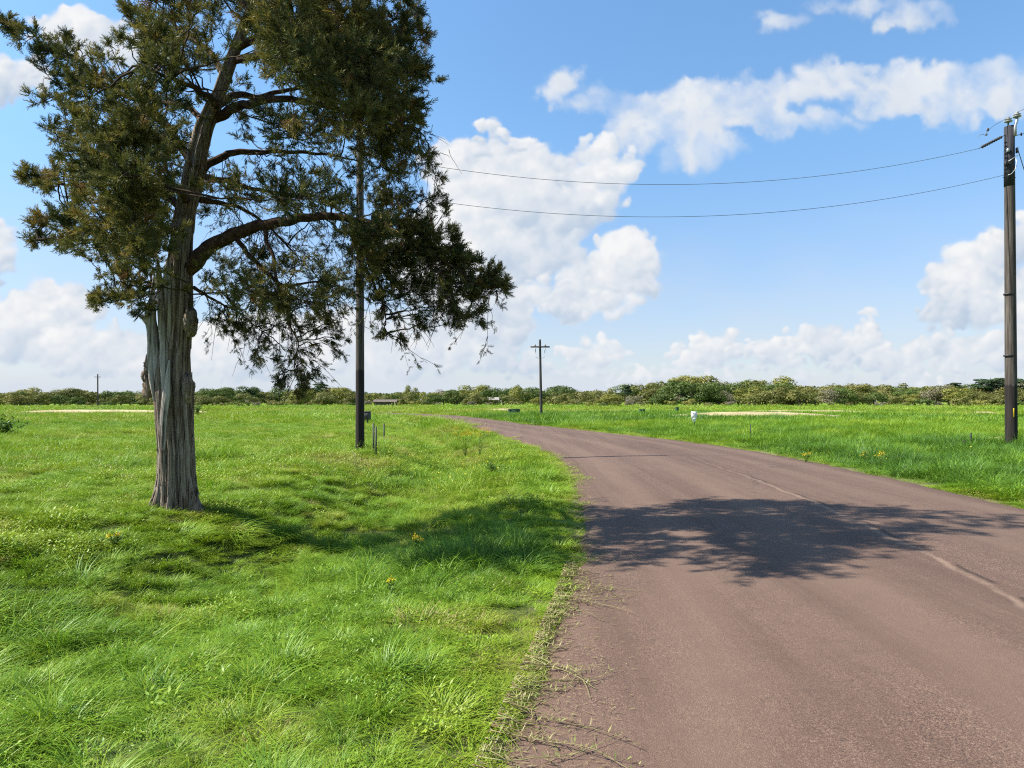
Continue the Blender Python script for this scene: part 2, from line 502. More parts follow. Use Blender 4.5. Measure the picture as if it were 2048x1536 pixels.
def height(x, y):
    x, y = np.asarray(x, float), np.asarray(y, float)
    dl, dr = edges(x, y)
    hl = np.interp(dl, [-9, -.35, -.1, .1, .5, 1.3, 2.2, 2.9, 3.6, 4.4, 5.2, 7.5, 12, 30], [-.10, -.10, -.02, .0, .02, -.06, -.24, -.36, -.24, .06, .22, .25, .22, .2])
    hr = np.interp(dr, [-9, -.35, -.1, .1, .5, 1.5, 3, 6, 12], [-.10, -.10, -.02, .0, .02, .04, .10, .2, .22])
    hl = np.where((dl > .6) & (dl < 4.4), hl * np.interp(y, [4.2, 7.6], [.35, 1]) + np.interp(y, [4.2, 7.6], [.03, 0]), hl)
    h = np.where(dr > -1.5, hr, hl)
    off = np.clip(np.maximum(dl, dr) / 1.5, 0, 1) * (1 - .85 * np.exp(-((x + 3.4) ** 2 / 3.5 + (y - 8.2) ** 2 / 2.5)))
    h = h + off * (.05 * (fbm(x * .35, y * .35, 3, 3) - .5) + .09 * (fbm(x * .09 + 5, y * .09, 9, 3) - .5) + .07 * (fbm(x * 1.6, y * 1.6, 21, 2) - .5) + np.interp(y, [14, 30], [.09, .03]) * (fbm(x * 3.6, y * 3.6, 27, 2) - .5))
    mound = np.exp(-((x + 4.3) ** 2 + (y - 8.8) ** 2) / .9)
    h = h + .02 * mound
    d = np.hypot(x, y)
    return h - np.interp(d, [70, 260, 700, 3000], [0, .75, .9, .9])


def ground_z(x, y):
    return float(height(np.array([x]), np.array([y]))[0])


def spaced(lo, hi, step, far_lo, far_hi, g=1.16):
    c = list(np.arange(lo, hi + 1e-6, step))
    s, v = step, hi
    while v < far_hi:
        s *= g; v += s; c.append(v)
    s, v, pre = step, lo, []
    while v > far_lo:
        s *= g; v -= s; pre.append(v)
    return np.array(pre[::-1] + c)


gx = spaced(-13, 19, .2, -2600, 2600, 1.13)
gy = spaced(-5, 32, .2, -400, 3200, 1.09)
X, Y = np.meshgrid(gx, gy)
Z = height(X, Y)
b = MB()
i, j = np.meshgrid(np.arange(len(gy) - 1), np.arange(len(gx) - 1), indexing='ij')
w_ = len(gx)
Q = np.stack([i * w_ + j, i * w_ + j + 1, (i + 1) * w_ + j + 1, (i + 1) * w_ + j], -1).reshape(-1, 4)
b.add(np.stack([X, Y, Z], -1).reshape(-1, 3), Q)
ground = b.build('ground', M['ground'])
tag(ground, kind='structure')
dl_, dr_ = edges(X.ravel(), Y.ravel())
at = ground.data.attributes.new('verge', 'FLOAT', 'POINT')
vd = np.clip(1 - np.abs(np.maximum(dl_, dr_)) / .35, 0, 1)
at.data.foreach_set('value', vd.astype(np.float32))

# the road: one sheet with a slight crown and ragged edges
ry = np.concatenate([np.arange(-30, 40, .12), np.arange(40, 186, .5)])
NA = 37
l0, r0 = np.interp(ry, YD, LX), np.interp(ry, YD, RX)
l0 = l0 - .10 * (fbm(ry * 1.3, ry * 0 + 3, 5, 4) - .5) * 2 - .06
r0 = r0 + .10 * (fbm(ry * 1.3, ry * 0 + 9, 6, 4) - .5) * 2 + .05
ac = np.linspace(0, 1, NA)
RXX = l0[:, None] + (r0 - l0)[:, None] * ac[None]
RYY = np.repeat(ry[:, None], NA, 1)
RZZ = .012 + .07 * (1 - (2 * ac[None] - 1) ** 2) + .012 * (fbm(RXX * .8, RYY * .4, 31, 3) - .5)
edge_dip = np.where((ac < .004) | (ac > .996), -.09, 0)[None]
RZZ = RZZ + edge_dip - np.interp(np.hypot(RXX, RYY), [70, 260], [0, .75])
b = MB()
i, j = np.meshgrid(np.arange(len(ry) - 1), np.arange(NA - 1), indexing='ij')
Q = np.stack([i * NA + j, i * NA + j + 1, (i + 1) * NA + j + 1, (i + 1) * NA + j], -1).reshape(-1, 4)
b.add(np.stack([RXX, RYY, RZZ], -1).reshape(-1, 3), Q)
road = b.build('road', M['road'])
tag(road, kind='structure')
at = road.data.attributes.new('across', 'FLOAT', 'POINT')
at.data.foreach_set('value', np.repeat(ac[None], len(ry), 0).astype(np.float32).ravel())

# bare sandy strips out in the meadow: (centre x, centre y, half width, half depth)
SAND = [(-52.0, 84.0, 11.0, 5.5), (20.2, 57.0, 8.4, 3.0), (-1.2, 92.0, 2.6, 5.0), (44.0, 64.0, 1.6, 2.0), (17.6, 23.6, 1.9, .8), (-39.5, 79.0, 5.0, 2.2), (33.0, 76.0, 9.0, 2.2)]


def in_sand(x, y, grow=1.0):
    m = np.zeros(np.shape(x), bool)
    for k, (cx, cy, rx, rys) in enumerate(SAND):
        th = np.arctan2((y - cy) / rys, (x - cx) / rx)
        q = np.hypot((x - cx) / rx, (y - cy) / rys)
        m |= q < grow * (1 + .35 * (fbm(np.cos(th) * 2 + 7 * k + 20, np.sin(th) * 2 + 9, 41, 3) * 2 - 1))
    return m


for k, (cx, cy, rx, rys) in enumerate(SAND):
    th = np.arange(72) / 72 * 2 * PI
    ro = 1 + .35 * (fbm(np.cos(th) * 2 + 7 * k + 20, np.sin(th) * 2 + 9, 41, 3) * 2 - 1)
    b = MB()
    fr = np.linspace(.02, 1, 9)
    PX = cx + rx * (fr[:, None] * (ro * np.cos(th))[None])
    PY = cy + rys * (fr[:, None] * (ro * np.sin(th))[None])
    PZ = height(PX, PY) + (.46 if cy > 40 else .16) * (1 - fr[:, None] ** 3) - .03
    i, j = np.meshgrid(np.arange(8), np.arange(72), indexing='ij')
    kk = (j + 1) % 72
    b.add(np.stack([PX, PY, PZ], -1).reshape(-1, 3), np.stack([i * 72 + j, (i + 1) * 72 + j, (i + 1) * 72 + kk, i * 72 + kk], -1).reshape(-1, 4))
    tag(b.build('sand_patch', M['sand']), kind='structure')


# ------------------------------------------------------------------ grass
def blades(b, n, R, h0, h1, w0, lean0, lean1, rng, segs=3, mat=0, droop=.35, dome=False):
    th = rng.uniform(0, 2 * PI, n); r = R * np.sqrt(rng.uniform(0, 1, n))
    base = np.stack([r * np.cos(th), r * np.sin(th), np.full(n, -.02)], -1)
    az = rng.uniform(0, 2 * PI, n)
    az = np.where(rng.uniform(0, 1, n) < .5, th + rng.normal(0, .6, n), az)
    d = np.stack([np.cos(az), np.sin(az), np.zeros(n)], -1)
    s = np.stack([-np.sin(az), np.cos(az), np.zeros(n)], -1)
    tw = rng.normal(0, .5, n)
    s = s * np.cos(tw)[:, None] + d * np.sin(tw)[:, None]
    h = rng.uniform(h0, h1, n)
    if dome:
        h = h * (1.25 - .75 * (r / R) ** 2); az2 = th + rng.normal(0, .5, n); d[:, 0], d[:, 1] = np.cos(az2), np.sin(az2)
        s[:, 0], s[:, 1] = -np.sin(az2), np.cos(az2)
    ln = rng.uniform(lean0, lean1, n); w = w0 * rng.uniform(.6, 1.3, n)
    ts = np.linspace(0, 1, segs + 1)
    rows = []
    for t in ts:
        c = base + d * (ln * h * (t ** 1.7))[:, None] + np.array([0, 0, 1.]) * (h * (t - droop * ln * t ** 2.6))[:, None]
        ww = (w * (1 - t ** 1.6) * (.75 + .9 * t * (1 - t)) + .0006)[:, None]
        rows.append(np.stack([c - s * ww / 2, c + s * ww / 2], 1))
    V = np.stack(rows, 1)                                   # n, segs+1, 2, 3
    m = 2 * (segs + 1)
    off = np.arange(n)[:, None] * m
    Q = np.concatenate([off + np.array([[2 * k, 2 * k + 1, 2 * k + 3, 2 * k + 2]]) for k in range(segs)], 0)
    b.add(V.reshape(-1, 3), Q, None, np.repeat(rng.uniform(0, 1, n) ** 1.2, m), mat)


def leaves(b, n, R, L0, L1, w, rng, z0=0.0, z1=.08, mat=0):
    """small broad leaves: four-sided blades lying at a slant"""
    th = rng.uniform(0, 2 * PI, n); r = R * np.sqrt(rng.uniform(0, 1, n))
    base = np.stack([r * np.cos(th), r * np.sin(th), rng.uniform(z0, z1, n)], -1)
    az = rng.uniform(0, 2 * PI, n); el = rng.uniform(-.1, .9, n)
    d = np.stack([np.cos(az) * np.cos(el), np.sin(az) * np.cos(el), np.sin(el)], -1)
    s = np.stack([-np.sin(az), np.cos(az), rng.normal(0, .3, n)], -1)
    L = rng.uniform(L0, L1, n)[:, None]
    V = np.stack([base, base + d * L * .45 + s * w / 2, base + d * L, base + d * L * .45 - s * w / 2], 1)
    b.add(V.reshape(-1, 3), np.arange(4 * n).reshape(-1, 4), None, np.repeat(rng.uniform(0, 1, n), 4), mat)


SRC = bpy.data.collections.new('grass_sources')
_srcs = []


def source(fn):
    b = MB(); fn(b, np.random.default_rng(100 + len(_srcs)))
    o = bpy.data.objects.new('grass_source_%02d' % len(_srcs), b.mesh('grass_source', M['grass'], True))
    SRC.objects.link(o); _srcs.append(o)
    return len(_srcs) - 1


# near: patches of fine lawn grass mixed with small leaves
S_FINE = [source(lambda b, r: (blades(b, 250, .13, .05, .12, .0042, .4, 1.9, r, dome=True), blades(b, 90, .18, .04, .10, .0042, .5, 2.2, r), leaves(b, 34, .17, .015, .035, .008, r, .0, .06))) for _ in range(4)]
S_CLOV = [source(lambda b, r: (leaves(b, 150, .15, .014, .036, .011, r, .02, .11), blades(b, 180, .14, .05, .13, .0042, .4, 2.0, r, dome=True))) for _ in range(3)]
S_TALL = [source(lambda b, r: (blades(b, 80, .12, .13, .27, .0058, .6, 2.0, r, 4, dome=True), blades(b, 150, .17, .06, .15, .0046, .4, 1.9, r))) for _ in range(3)]
S_WEED = [source(lambda b, r: (leaves(b, 60, .10, .025, .06, .014, r, .02, .15), blades(b, 170, .16, .05, .13, .0045, .4, 1.8, r))) for _ in range(2)]
# middle distance: wider patches with broader blades
S_MID = [source(lambda b, r: (blades(b, 230, .33, .05, .14, .0072, .3, 1.9, r, 2), leaves(b, 60, .33, .02, .055, .014, r, .01, .10))) for _ in range(3)]
S_MIDT = [source(lambda b, r: (blades(b, 120, .33, .18, .42, .0095, .4, 1.7, r, 3), blades(b, 80, .33, .10, .24, .009, .3, 1.3, r, 2))) for _ in range(3)]
S_FAR = [source(lambda b, r: blades(b, 240, 1.0, .07, .20, .021, .3, 1.5, r, 2)) for _ in range(2)]
S_FART = [source(lambda b, r: blades(b, 230, 1.0, .18, .42, .023, .3, 1.5, r, 2)) for _ in range(2)]
S_MASS = [source(lambda b, r: blades(b, 260, 3.0, .12, .34, .07, .4, 1.5, r, 2)) for _ in range(2)]

pts, rots, scls, idxs, tints = [], [], [], [], []


def scatter(d0, d1, dens, short, tall, seed, clov=None, weed=None, hs=1.0):
    rng = np.random.default_rng(seed)
    W = .86 * d1 + 2.2
    n = int((d1 - d0) * 2 * W * dens)
    x, y = rng.uniform(-W, W, n), rng.uniform(d0, d1, n)
    keep = np.abs(x) < .86 * np.maximum(y, 0) + 2.2
    x, y = x[keep], y[keep]
    dl, dr = edges(x, y)
    out = np.maximum(dl, dr)
    jag = .34 * (fbm(x * 2.2, y * 2.2, 55, 4) - .5) * 2 + .16 * (fbm(y * .7, y * 0 + 5, 57, 2) - .5) * 2 - .05
    keep = (out > jag) & ~(in_sand(x, y, 1.02) & (rng.uniform(0, 1, len(x)) > .05))
    keep &= np.hypot(x + 4.32, y - 8.78) > .27
    x, y, dl, dr, out = x[keep], y[keep], dl[keep], dr[keep], out[keep]
    n = len(x)
    right = dr > 0
    patch = fbm(x * .16 + 3, y * .16, 61, 4)
    patch2 = fbm(x * .6, y * .6 + 7, 67, 3)
    # how tall the growth is
    t = np.where(right, np.interp(dr, [0, .5, 1.4, 6, 14, 30], [.02, .18, .70, .62, .45, .38]), np.interp(dl, [0, .4, 1.2, 2.5, 3.6, 4.6, 8], [.0, .06, .16, .22, .12, .03, .02]))
    tus = np.exp(-(((x + .45) / 1.05) ** 2 + ((y - 6.9) / .80) ** 2)) * (.55 + .9 * fbm(x * 2.2, y * 2.2, 93, 2))
    tus2 = np.exp(-(((x - .35) / .9) ** 2 + ((y - 14.5) / 2.2) ** 2))
    tus3 = np.exp(-(((x + 3.3) / .5) ** 2 + ((y - 5.1) / .5) ** 2))
    ptall = np.clip(t + .05 + (patch - .50) * .75 + 1.1 * tus + .35 * tus2 + .5 * tus3 + np.interp(y, [35, 90], [0, .12]), 0, 1)
    is_t = rng.uniform(0, 1, n) < ptall ** 1.2
    short, tall = np.array(short), np.array(tall)
    idx = np.where(is_t, tall[rng.integers(0, len(tall), n)], short[rng.integers(0, len(short), n)])
    if clov is not None:
        cm = (~is_t) & (np.hypot((x + 3.3) / 1.5, y - 8.0) > 1.0) & (rng.uniform(0, 1, n) < np.clip((patch2 - .48) * 2.4, .03, .5))
        idx = np.where(cm, np.array(clov)[rng.integers(0, len(clov), n)], idx)
    if weed is not None:
        wm = rng.uniform(0, 1, n) < np.where(right, .008, .012) * np.interp(patch, [.4, .6], [.3, 2])
        idx = np.where(wm, np.array(weed)[rng.integers(0, len(weed), n)], idx)
    verge = np.clip(out / .5, .45, 1)
    hum = fbm(x * 2.6, y * 2.6, 83, 2)
    s = rng.uniform(.75, 1.25, n) * (.72 + .55 * patch2) * (.52 + .96 * hum) * hs
    sz = s * verge * np.where(right, 1.0, .95) * (1 + .75 * tus) * np.where(np.hypot(x + 4.32, y - 8.6) < .5, 1.1, 1)
    sz = sz * (1 - .55 * np.exp(-((x + 3.3) ** 2 / 1.2 + (y - 7.9) ** 2 / .7)))
    # colour: yellow-green short sward on the left, bluer tall grass on the right and in patches
    tint = np.where(right, np.interp(y, [12, 20, 45], [.36, .34, .44]), .61) + (patch - .5) * .55 + (patch2 - .5) * .35 - .16 * is_t + rng.normal(0, .07, n)
    tint += .26 * np.clip(1 - out / .45, 0, 1)
    band = fbm(x * .035 + 40, y * .13, 79, 4) - .5
    tint += band * np.interp(y, [18, 45], [.15, 1.2]) + np.interp(y, [28, 90], [0, .16]) + np.where(right, np.clip((fbm(x * .05 + 9, y * .11, 85, 4) - .52) * 2.2, 0, .4) * np.interp(y, [16, 30], [0, 1]), 0)
    dry = fbm(x * .9 + 31, y * .9, 71, 3)
    dz = np.exp(-(((x + .35) / .8) ** 2 + ((y - 4.4) / 1.1) ** 2))
    tint += np.clip((dry - .60) * 2.2, 0, .5) + .28 * dz * dry
    tint += np.where((~right) & (dl > 1.0) & (dl < 3.2) & (y > 12), .18, 0)
    tint = np.clip(tint, 0, 1.0)
    tint = np.where((rng.uniform(0, 1, n) < .034) & (y > 4.5) & ~is_t, 1.1, tint)
    z = height(x, y) - .01
    pts.append(np.stack([x, y, z], -1))
    rots.append(np.stack([rng.normal(0, .12, n), rng.normal(0, .12, n), rng.uniform(0, 2 * PI, n)], -1))
    scls.append(np.stack([s, s, sz], -1)); idxs.append(idx); tints.append(tint)


scatter(1.2, 7, 66, S_FINE, S_TALL, 1, S_CLOV, S_WEED)
scatter(7, 13, 46, S_FINE, S_TALL, 2, S_CLOV, S_WEED, 1.12)
scatter(13, 22, 17, S_MID, S_MIDT, 3)
scatter(22, 42, 11, S_MID, S_MIDT, 4, hs=.95)
scatter(42, 90, 2.0, S_FAR, S_FART, 5)
scatter(90, 250, .30, S_MASS, S_MASS, 6, hs=.8)
P = np.vstack(pts)
me = bpy.data.meshes.new('grass')
me.vertices.add(len(P)); me.vertices.foreach_set('co', P.astype(np.float32).ravel())
for nm, ty, key, arr in (('rot', 'FLOAT_VECTOR', 'vector', np.vstack(rots)), ('scl', 'FLOAT_VECTOR', 'vector', np.vstack(scls)),
                         ('idx', 'INT', 'value', np.concatenate(idxs)), ('tint', 'FLOAT', 'value', np.concatenate(tints))):
    a_ = me.attributes.new(nm, ty, 'POINT')
    a_.data.foreach_set(key, arr.astype(np.int32 if ty == 'INT' else np.float32).ravel())
me.update()
print('grass clumps', len(P))
grass = bpy.data.objects.new('grass', me); COL.objects.link(grass)
tag(grass, 'bright green meadow grass growing on both sides of the road', 'grass', kind='stuff')


def instancer(obj, coll):
    ng = bpy.data.node_groups.new('scatter_clumps', 'GeometryNodeTree')
    ng.interface.new_socket('Geometry', in_out='INPUT', socket_type='NodeSocketGeometry')
    ng.interface.new_socket('Geometry', in_out='OUTPUT', socket_type='NodeSocketGeometry')
    N, L = ng.nodes, ng.links
    gi, go = N.new('NodeGroupInput'), N.new('NodeGroupOutput')
    ci = N.new('GeometryNodeCollectionInfo')
    ci.inputs['Collection'].default_value = coll
    ci.inputs['Separate Children'].default_value = True
    ci.inputs['Reset Children'].default_value = True
    ip = N.new('GeometryNodeInstanceOnPoints')
    ip.inputs['Pick Instance'].default_value = True

    def named(nm, ty):
        a = N.new('GeometryNodeInputNamedAttribute'); a.data_type = ty
        a.inputs['Name'].default_value = nm
        return [s for s in a.outputs if s.enabled and s.name == 'Attribute'][0]
    L.new(gi.outputs[0], ip.inputs['Points']); L.new(ci.outputs[0], ip.inputs['Instance'])
    L.new(named('idx', 'INT'), ip.inputs['Instance Index'])
    e2r = N.new('FunctionNodeEulerToRotation')
    L.new(named('rot', 'FLOAT_VECTOR'), e2r.inputs[0]); L.new(e2r.outputs[0], ip.inputs['Rotation'])
    L.new(named('scl', 'FLOAT_VECTOR'), ip.inputs['Scale'])
    L.new(ip.outputs[0], go.inputs[0])
    md = obj.modifiers.new('scatter', 'NODES'); md.node_group = ng


instancer(grass, SRC)

# runners creeping out over the asphalt
rng = np.random.default_rng(77)
b = MB()


def leaf_quad(b, p, d, L, w, var, up=.5):
    d = np.array([d[0], d[1], up]); d /= np.linalg.norm(d)
    s = np.cross(d, [0, 0, 1.]); s /= np.linalg.norm(s) + 1e-9
    b.add([p, p + d * L * .4 + s * w, p + d * L, p + d * L * .4 - s * w], [[0, 1, 2, 3]], None, var)


for k in range(330):
    if k < 245:
        y0 = rng.uniform(2.0, 6.6); x0 = np.interp(y0, YD, LX) - .06
        big = fbm(np.array([y0 * 1.1]), np.array([2.0]), 91, 2)[0]
        Ln = rng.uniform(.08, .30) + (rng.uniform(.12, .60) if rng.uniform() < .30 and big > .35 else 0)
        a0 = rng.normal(-.15, .55)
    else:
        y0 = rng.uniform(6.6, 22); x0 = np.interp(y0, YD, LX) - .05
        Ln = rng.uniform(.10, .45); a0 = rng.normal(-.1, .5)
    m = max(5, int(Ln / .05))
    a = a0; p = np.array([x0, y0, .03]); path = [p.copy()]
    cv = rng.normal(0, .10)
    for s in range(m):
        a += cv + rng.normal(0, .10)
        p = p + np.array([math.cos(a), math.sin(a), 0]) * Ln / m
        path.append(p.copy())
    path = np.array(path)
    fr = np.linspace(0, 1, len(path))
    lx, rx = np.interp(path[:, 1], YD, LX), np.interp(path[:, 1], YD, RX)
    acx = np.clip((path[:, 0] - lx) / (rx - lx), 0, 1)
    path[:, 2] = .026 + .07 * (1 - (2 * acx - 1) ** 2) + .008 * np.sin(fr * 9 + k) + .02 * (1 - fr) + .004
    v0 = rng.choice([.04, .12, .3, .45, .55])
    b.tube(path, np.linspace(.0029, .0013, len(path)), 5, v0)
    for q in range(1, len(path)):
        nl = rng.integers(1, 4) if fr[q] < .7 else rng.integers(0, 3)
        for _ in range(nl):
            aa = rng.uniform(0, 2 * PI)
            leaf_quad(b, path[q], (math.cos(aa), math.sin(aa)), rng.uniform(.02, .06), rng.uniform(.0018, .004), float(np.clip(rng.normal(.56, .2), .15, 1)), rng.uniform(.1, .9))
tag(b.build('creeping_grass', M['runner']), 'straw and green grass runners creeping onto the asphalt edge', 'grass', kind='stuff')

# dry clippings and grit along the edge
b = MB()
for k in range(2600):
    y0 = 2.0 + 22 * rng.uniform() ** 1.7; side = rng.uniform() < .8
    e_ = abs(rng.normal(0, .26))
    x0 = np.interp(y0, YD, LX) + e_ if side else np.interp(y0, YD, RX) - e_ * .5
    lx, rx = np.interp(y0, YD, LX), np.interp(y0, YD, RX)
    acx = min(max((x0 - lx) / (rx - lx), 0), 1)
    z0 = .024 + .07 * (1 - (2 * acx - 1) ** 2)
    a = rng.normal(0, .9); L = rng.uniform(.015, .07)
    leaf_quad(b, np.array([x0, y0, z0]), (math.cos(a), math.sin(a)), L, rng.uniform(.0012, .003), float(rng.uniform(.1, .6)), rng.uniform(0, .08))
tag(b.build('dry_grass_litter', M['runner']), 'dry grass clippings scattered along the road edge', 'litter', kind='stuff')

# ------------------------------------------------------------------ the cedar
TD = 8.8
MPX = TD / F
base_z = ground_z(-4.34, TD)
cedar = thing('cedar_tree', 'old grey-trunked cedar with split dead wood beside the road, its dark crown leaving the frame', 'tree', (-4.34, TD, base_z))
ey = [1022, 1010, 995, 980, 965, 950, 900, 850, 800, 760, 720, 700, 650, 600, 540, 480, 420, 350, 300, 250, 180, 100, 50, 0, -100, -250, -400, -520]
el = [301, 304, 308, 312, 314, 316, 318, 313, 309, 307, 313, 320, 326, 330, 335, 341, 352, 367, 378, 393, 428, 458, 478, 498, 523, 552, 578, 597]
er = [405, 401, 397, 394, 391, 388, 387, 385, 384, 382, 383, 383, 386, 386, 385, 386, 391, 409, 416, 427, 455, 482, 500, 516, 537, 561, 583, 599]
ddep = [0, 0, 0, 0, 0, 0, 0, 0, 0, 0, 0, 0, 0, 0, 0, 0, 0, -.05, -.08, -.12, -.2, -.3, -.35, -.4, -.5, -.65, -.8, -.9]
ey, el, er, ddep = [np.array(k, float) for k in (ey, el, er, ddep)]


def trunk_at(py):
    """centre (x, y, z) and radius of the trunk at image row py of the photograph's measure"""
    o = np.argsort(ey)
    l, r, dd = np.interp(py, ey[o], el[o]), np.interp(py, ey[o], er[o]), np.interp(py, ey[o], ddep[o])
    d = TD + dd
    return np.array([((l + r) / 2 - CX) / F * d, d, EYE + (HY - py) / F * d]), (r - l) / 2 / F * d


rows = np.concatenate([np.linspace(1030, 500, 210), np.linspace(497, -520, 150)])
NT_ = 150
th = np.arange(NT_) / NT_ * 2 * PI
V = []
for py in rows:
    c, r = trunk_at(min(py, 1022))
    c = c.copy(); c[2] = EYE + (HY - py) / F * c[1]
    z = c[2]
    hgt = z - base_z
    fade = np.interp(hgt, [0, 4.2, 6], [1, .9, .35])
    tw = th + .02 * hgt + .10 * np.sin(hgt * .9)
    u1 = np.cos(tw) * 2.3 + 11; v1 = np.sin(tw) * 2.3 + 11
    # fluted strips running up the stem, torn along their length
    fl = np.abs(vnoise(np.cos(tw) * 3.1 + 5 + .12 * hgt, np.sin(tw) * 3.1 + 5 + hgt * .16, 3) - .5) * 2
    fl2 = np.abs(vnoise(np.cos(tw) * 7.5 + 9, np.sin(tw) * 7.5 + 9 + hgt * .35, 4) - .5) * 2
    fl3 = vnoise(np.cos(tw) * 17 + 20, np.sin(tw) * 17 + 20 + hgt * 1.1, 5)
    rr = 1 - fade * (.34 * np.clip(.34 - fl, 0, 1) / .34 * .75 + .30 * np.clip(.4 - fl2, 0, 1) / .4) + .06 * fade * (fl3 - .5)
    lob = np.exp(-hgt / .15) * (.15 * np.cos(5 * th + .6) + .10 * np.cos(9 * th + 2))
    cav = vnoise(np.cos(tw) * 1.9 + 40 + .05 * hgt, np.sin(tw) * 1.9 + 40 + hgt * .45, 12)
    rr = rr * (.975 + lob * (hgt > -.5)) * (1 - fade * .20 * np.clip((.33 - cav) / .16, 0, 1))
    rr = rr * (1 + .05 * (fbm(np.cos(th) * 1.2 + 4, np.sin(th) * 1.2 + hgt * 1.2, 8, 2) - .5) * 2)
    sx, sy = np.cos(th), np.sin(th)
    V.append(np.stack([c[0] + r * rr * sx, c[1] + r * rr * sy * .92, np.full(NT_, z)], -1))
V = np.array(V)
n_ = len(rows)
i, j = np.meshgrid(np.arange(n_ - 1), np.arange(NT_), indexing='ij'); k_ = (j + 1) % NT_
b = MB()
b.add(V.reshape(-1, 3), np.stack([i * NT_ + j, i * NT_ + k_, (i + 1) * NT_ + k_, (i + 1) * NT_ + j], -1).reshape(-1, 4))
# peeling fibrous strips of bark standing a little off the stem
rs = np.random.default_rng(31)
zr = V[:, 0, 2]
for q in range(230):
    jt = int(rs.integers(0, NT_)); z0 = base_z + rs.uniform(.05, 4.6) ; L = rs.uniform(.25, 1.1)
    m = 12
    zz = z0 + np.linspace(0, L, m)
    ii = np.clip(np.searchsorted(zr, zz), 0, n_ - 1)
    drift = np.cumsum(rs.normal(0, .18, m))
    f = np.linspace(0, 1, m)
    w = rs.uniform(.006, .017) * np.sin(PI * np.clip(f * .9 + .08, 0, 1)) ** .5 + .001
    lift = rs.uniform(.003, .009) + (rs.uniform(.01, .04) if rs.uniform() < .3 else .004) * (f ** 5 if rs.uniform() < .5 else (1 - f) ** 5)
    rowsv = []
    for k in range(m):
        ja = (jt + drift[k]); j0 = int(math.floor(ja)) % NT_; fr_ = ja - math.floor(ja)
        pS = V[ii[k], j0] * (1 - fr_) + V[ii[k], (j0 + 1) % NT_] * fr_
        cS = V[ii[k]].mean(0)
        nrm = pS - cS; nrm[2] = 0; nrm /= np.linalg.norm(nrm) + 1e-9
        tg = np.array([-nrm[1], nrm[0], 0])
        pS = np.array([pS[0], pS[1], zz[k]])
        rowsv += [pS + tg * w[k] + nrm * lift[k] * .3, pS + nrm * (lift[k] + .004), pS - tg * w[k] + nrm * lift[k] * .3]
    qs = []
    for k in range(m - 1):
        for c_ in (0, 1):
            qs.append([k * 3 + c_, k * 3 + c_ + 1, k * 3 + 4 + c_, k * 3 + 3 + c_])
    b.add(np.array(rowsv), qs)
b.build('trunk', M['bark'], cedar)


def shard(pts_px, dep, depth_ratio=.6, seed=0, n=22, mat='dead'):
    """a torn standing strip of stem: list of (px, py, half width px)"""
    pp = np.array(pts_px, float)
    t = np.linspace(0, len(pp) - 1, 44); ii = np.arange(len(pp))
    px, py, hw = [np.interp(t, ii, pp[:, q]) for q in range(3)]
    th = np.arange(n) / n * 2 * PI
    d = TD + dep
    cx, z = (px - CX) / F * d, EYE + (HY - py) / F * d
    w = hw / F * d
    nz = fbm(np.cos(th)[None] * 2.6 + seed * 3 + 9, np.sin(th)[None] * 2.6 + z[:, None] * .9 + 9, seed, 3)
    fl = np.abs(vnoise(np.cos(th)[None] * 4 + seed + 30 + 0 * z[:, None], np.sin(th)[None] * 4 + z[:, None] * .5 + 20, seed + 3) - .5) * 2
    rr = .75 + .5 * nz - .35 * np.clip(.3 - fl, 0, 1) / .3
    V = np.stack([cx[:, None] + w[:, None] * rr * np.cos(th)[None], d + w[:, None] * depth_ratio * 1.3 * rr * np.sin(th)[None], np.repeat(z[:, None], n, 1)], -1)
    b = MB()
    m = len(t)
    i, j = np.meshgrid(np.arange(m - 1), np.arange(n), indexing='ij'); k = (j + 1) % n
    b.add(V.reshape(-1, 3), np.stack([i * n + j, i * n + k, (i + 1) * n + k, (i + 1) * n + j], -1).reshape(-1, 4))
    return b


sb = shard([(316, 800, 10), (312, 760, 15), (308, 720, 14), (306, 690, 12), (304, 660, 12), (300, 640, 13), (301, 622, 12), (303, 606, 10), (304, 596, 6), (306, 575, 4), (308, 558, 2.5), (309, 540, .6)], -.10, .8, 2)
sb.build('dead_spike', M['dead'], cedar)
sb = shard([(334, 780, 9), (331, 730, 10), (329, 690, 8), (325, 650, 8), (322, 610, 7), (320, 575, 6), (318, 548, 5), (316, 528, 3), (315, 515, 1)], -.14, .8, 5)
sb.build('dead_spike', M['dead'], cedar)
sb = shard([(338, 700, 3), (338, 640, 8), (337, 600, 9), (336, 560, 9), (335, 535, 7), (337, 515, 3)], -.12, .5, 9)
sb.build('dead_spike', M['dead'], cedar)
sb = shard([(326, 900, 4), (325, 870, 6), (327, 830, 7), (333, 790, 8), (337, 750, 6), (340, 720, 3)], -.235, .5, 12)
sb.build('torn_bark_strip', M['dead'], cedar)
# stub, knobs and burl
b = MB()
b.tube([wp(302, 648, TD - .1), wp(293, 642, TD - .12), wp(284, 633, TD - .13), wp(276, 628, TD - .14)], [.055, .04, .026, .006], 10)
b.build('broken_stub', M['dead'], cedar)
b = MB()
b.tube([wp(300, 618, TD + .02), wp(290, 620, TD + .03), wp(281, 617, TD + .02)], [.03, .02, .005], 8)
b.build('broken_stub', M['dead'], cedar)
for (px, py, rx, rz_, s) in ((299, 732, 10, 20, 1), (297, 772, 11, 24, 2), (292, 752, 7, 13, 3)):
    b = MB(); b.blob(wp(px, py, TD - .08), (rx * MPX, .07, rz_ * MPX), .55, 3.0, s, 26, 18)
    b.build('knob', M['bark'], cedar)
b = MB(); b.blob(wp(381, 646, TD - .09), (12 * MPX, .12, 30 * MPX), .30, 2.6, 7, 30, 22); b.build('burl', M['bark'], cedar)
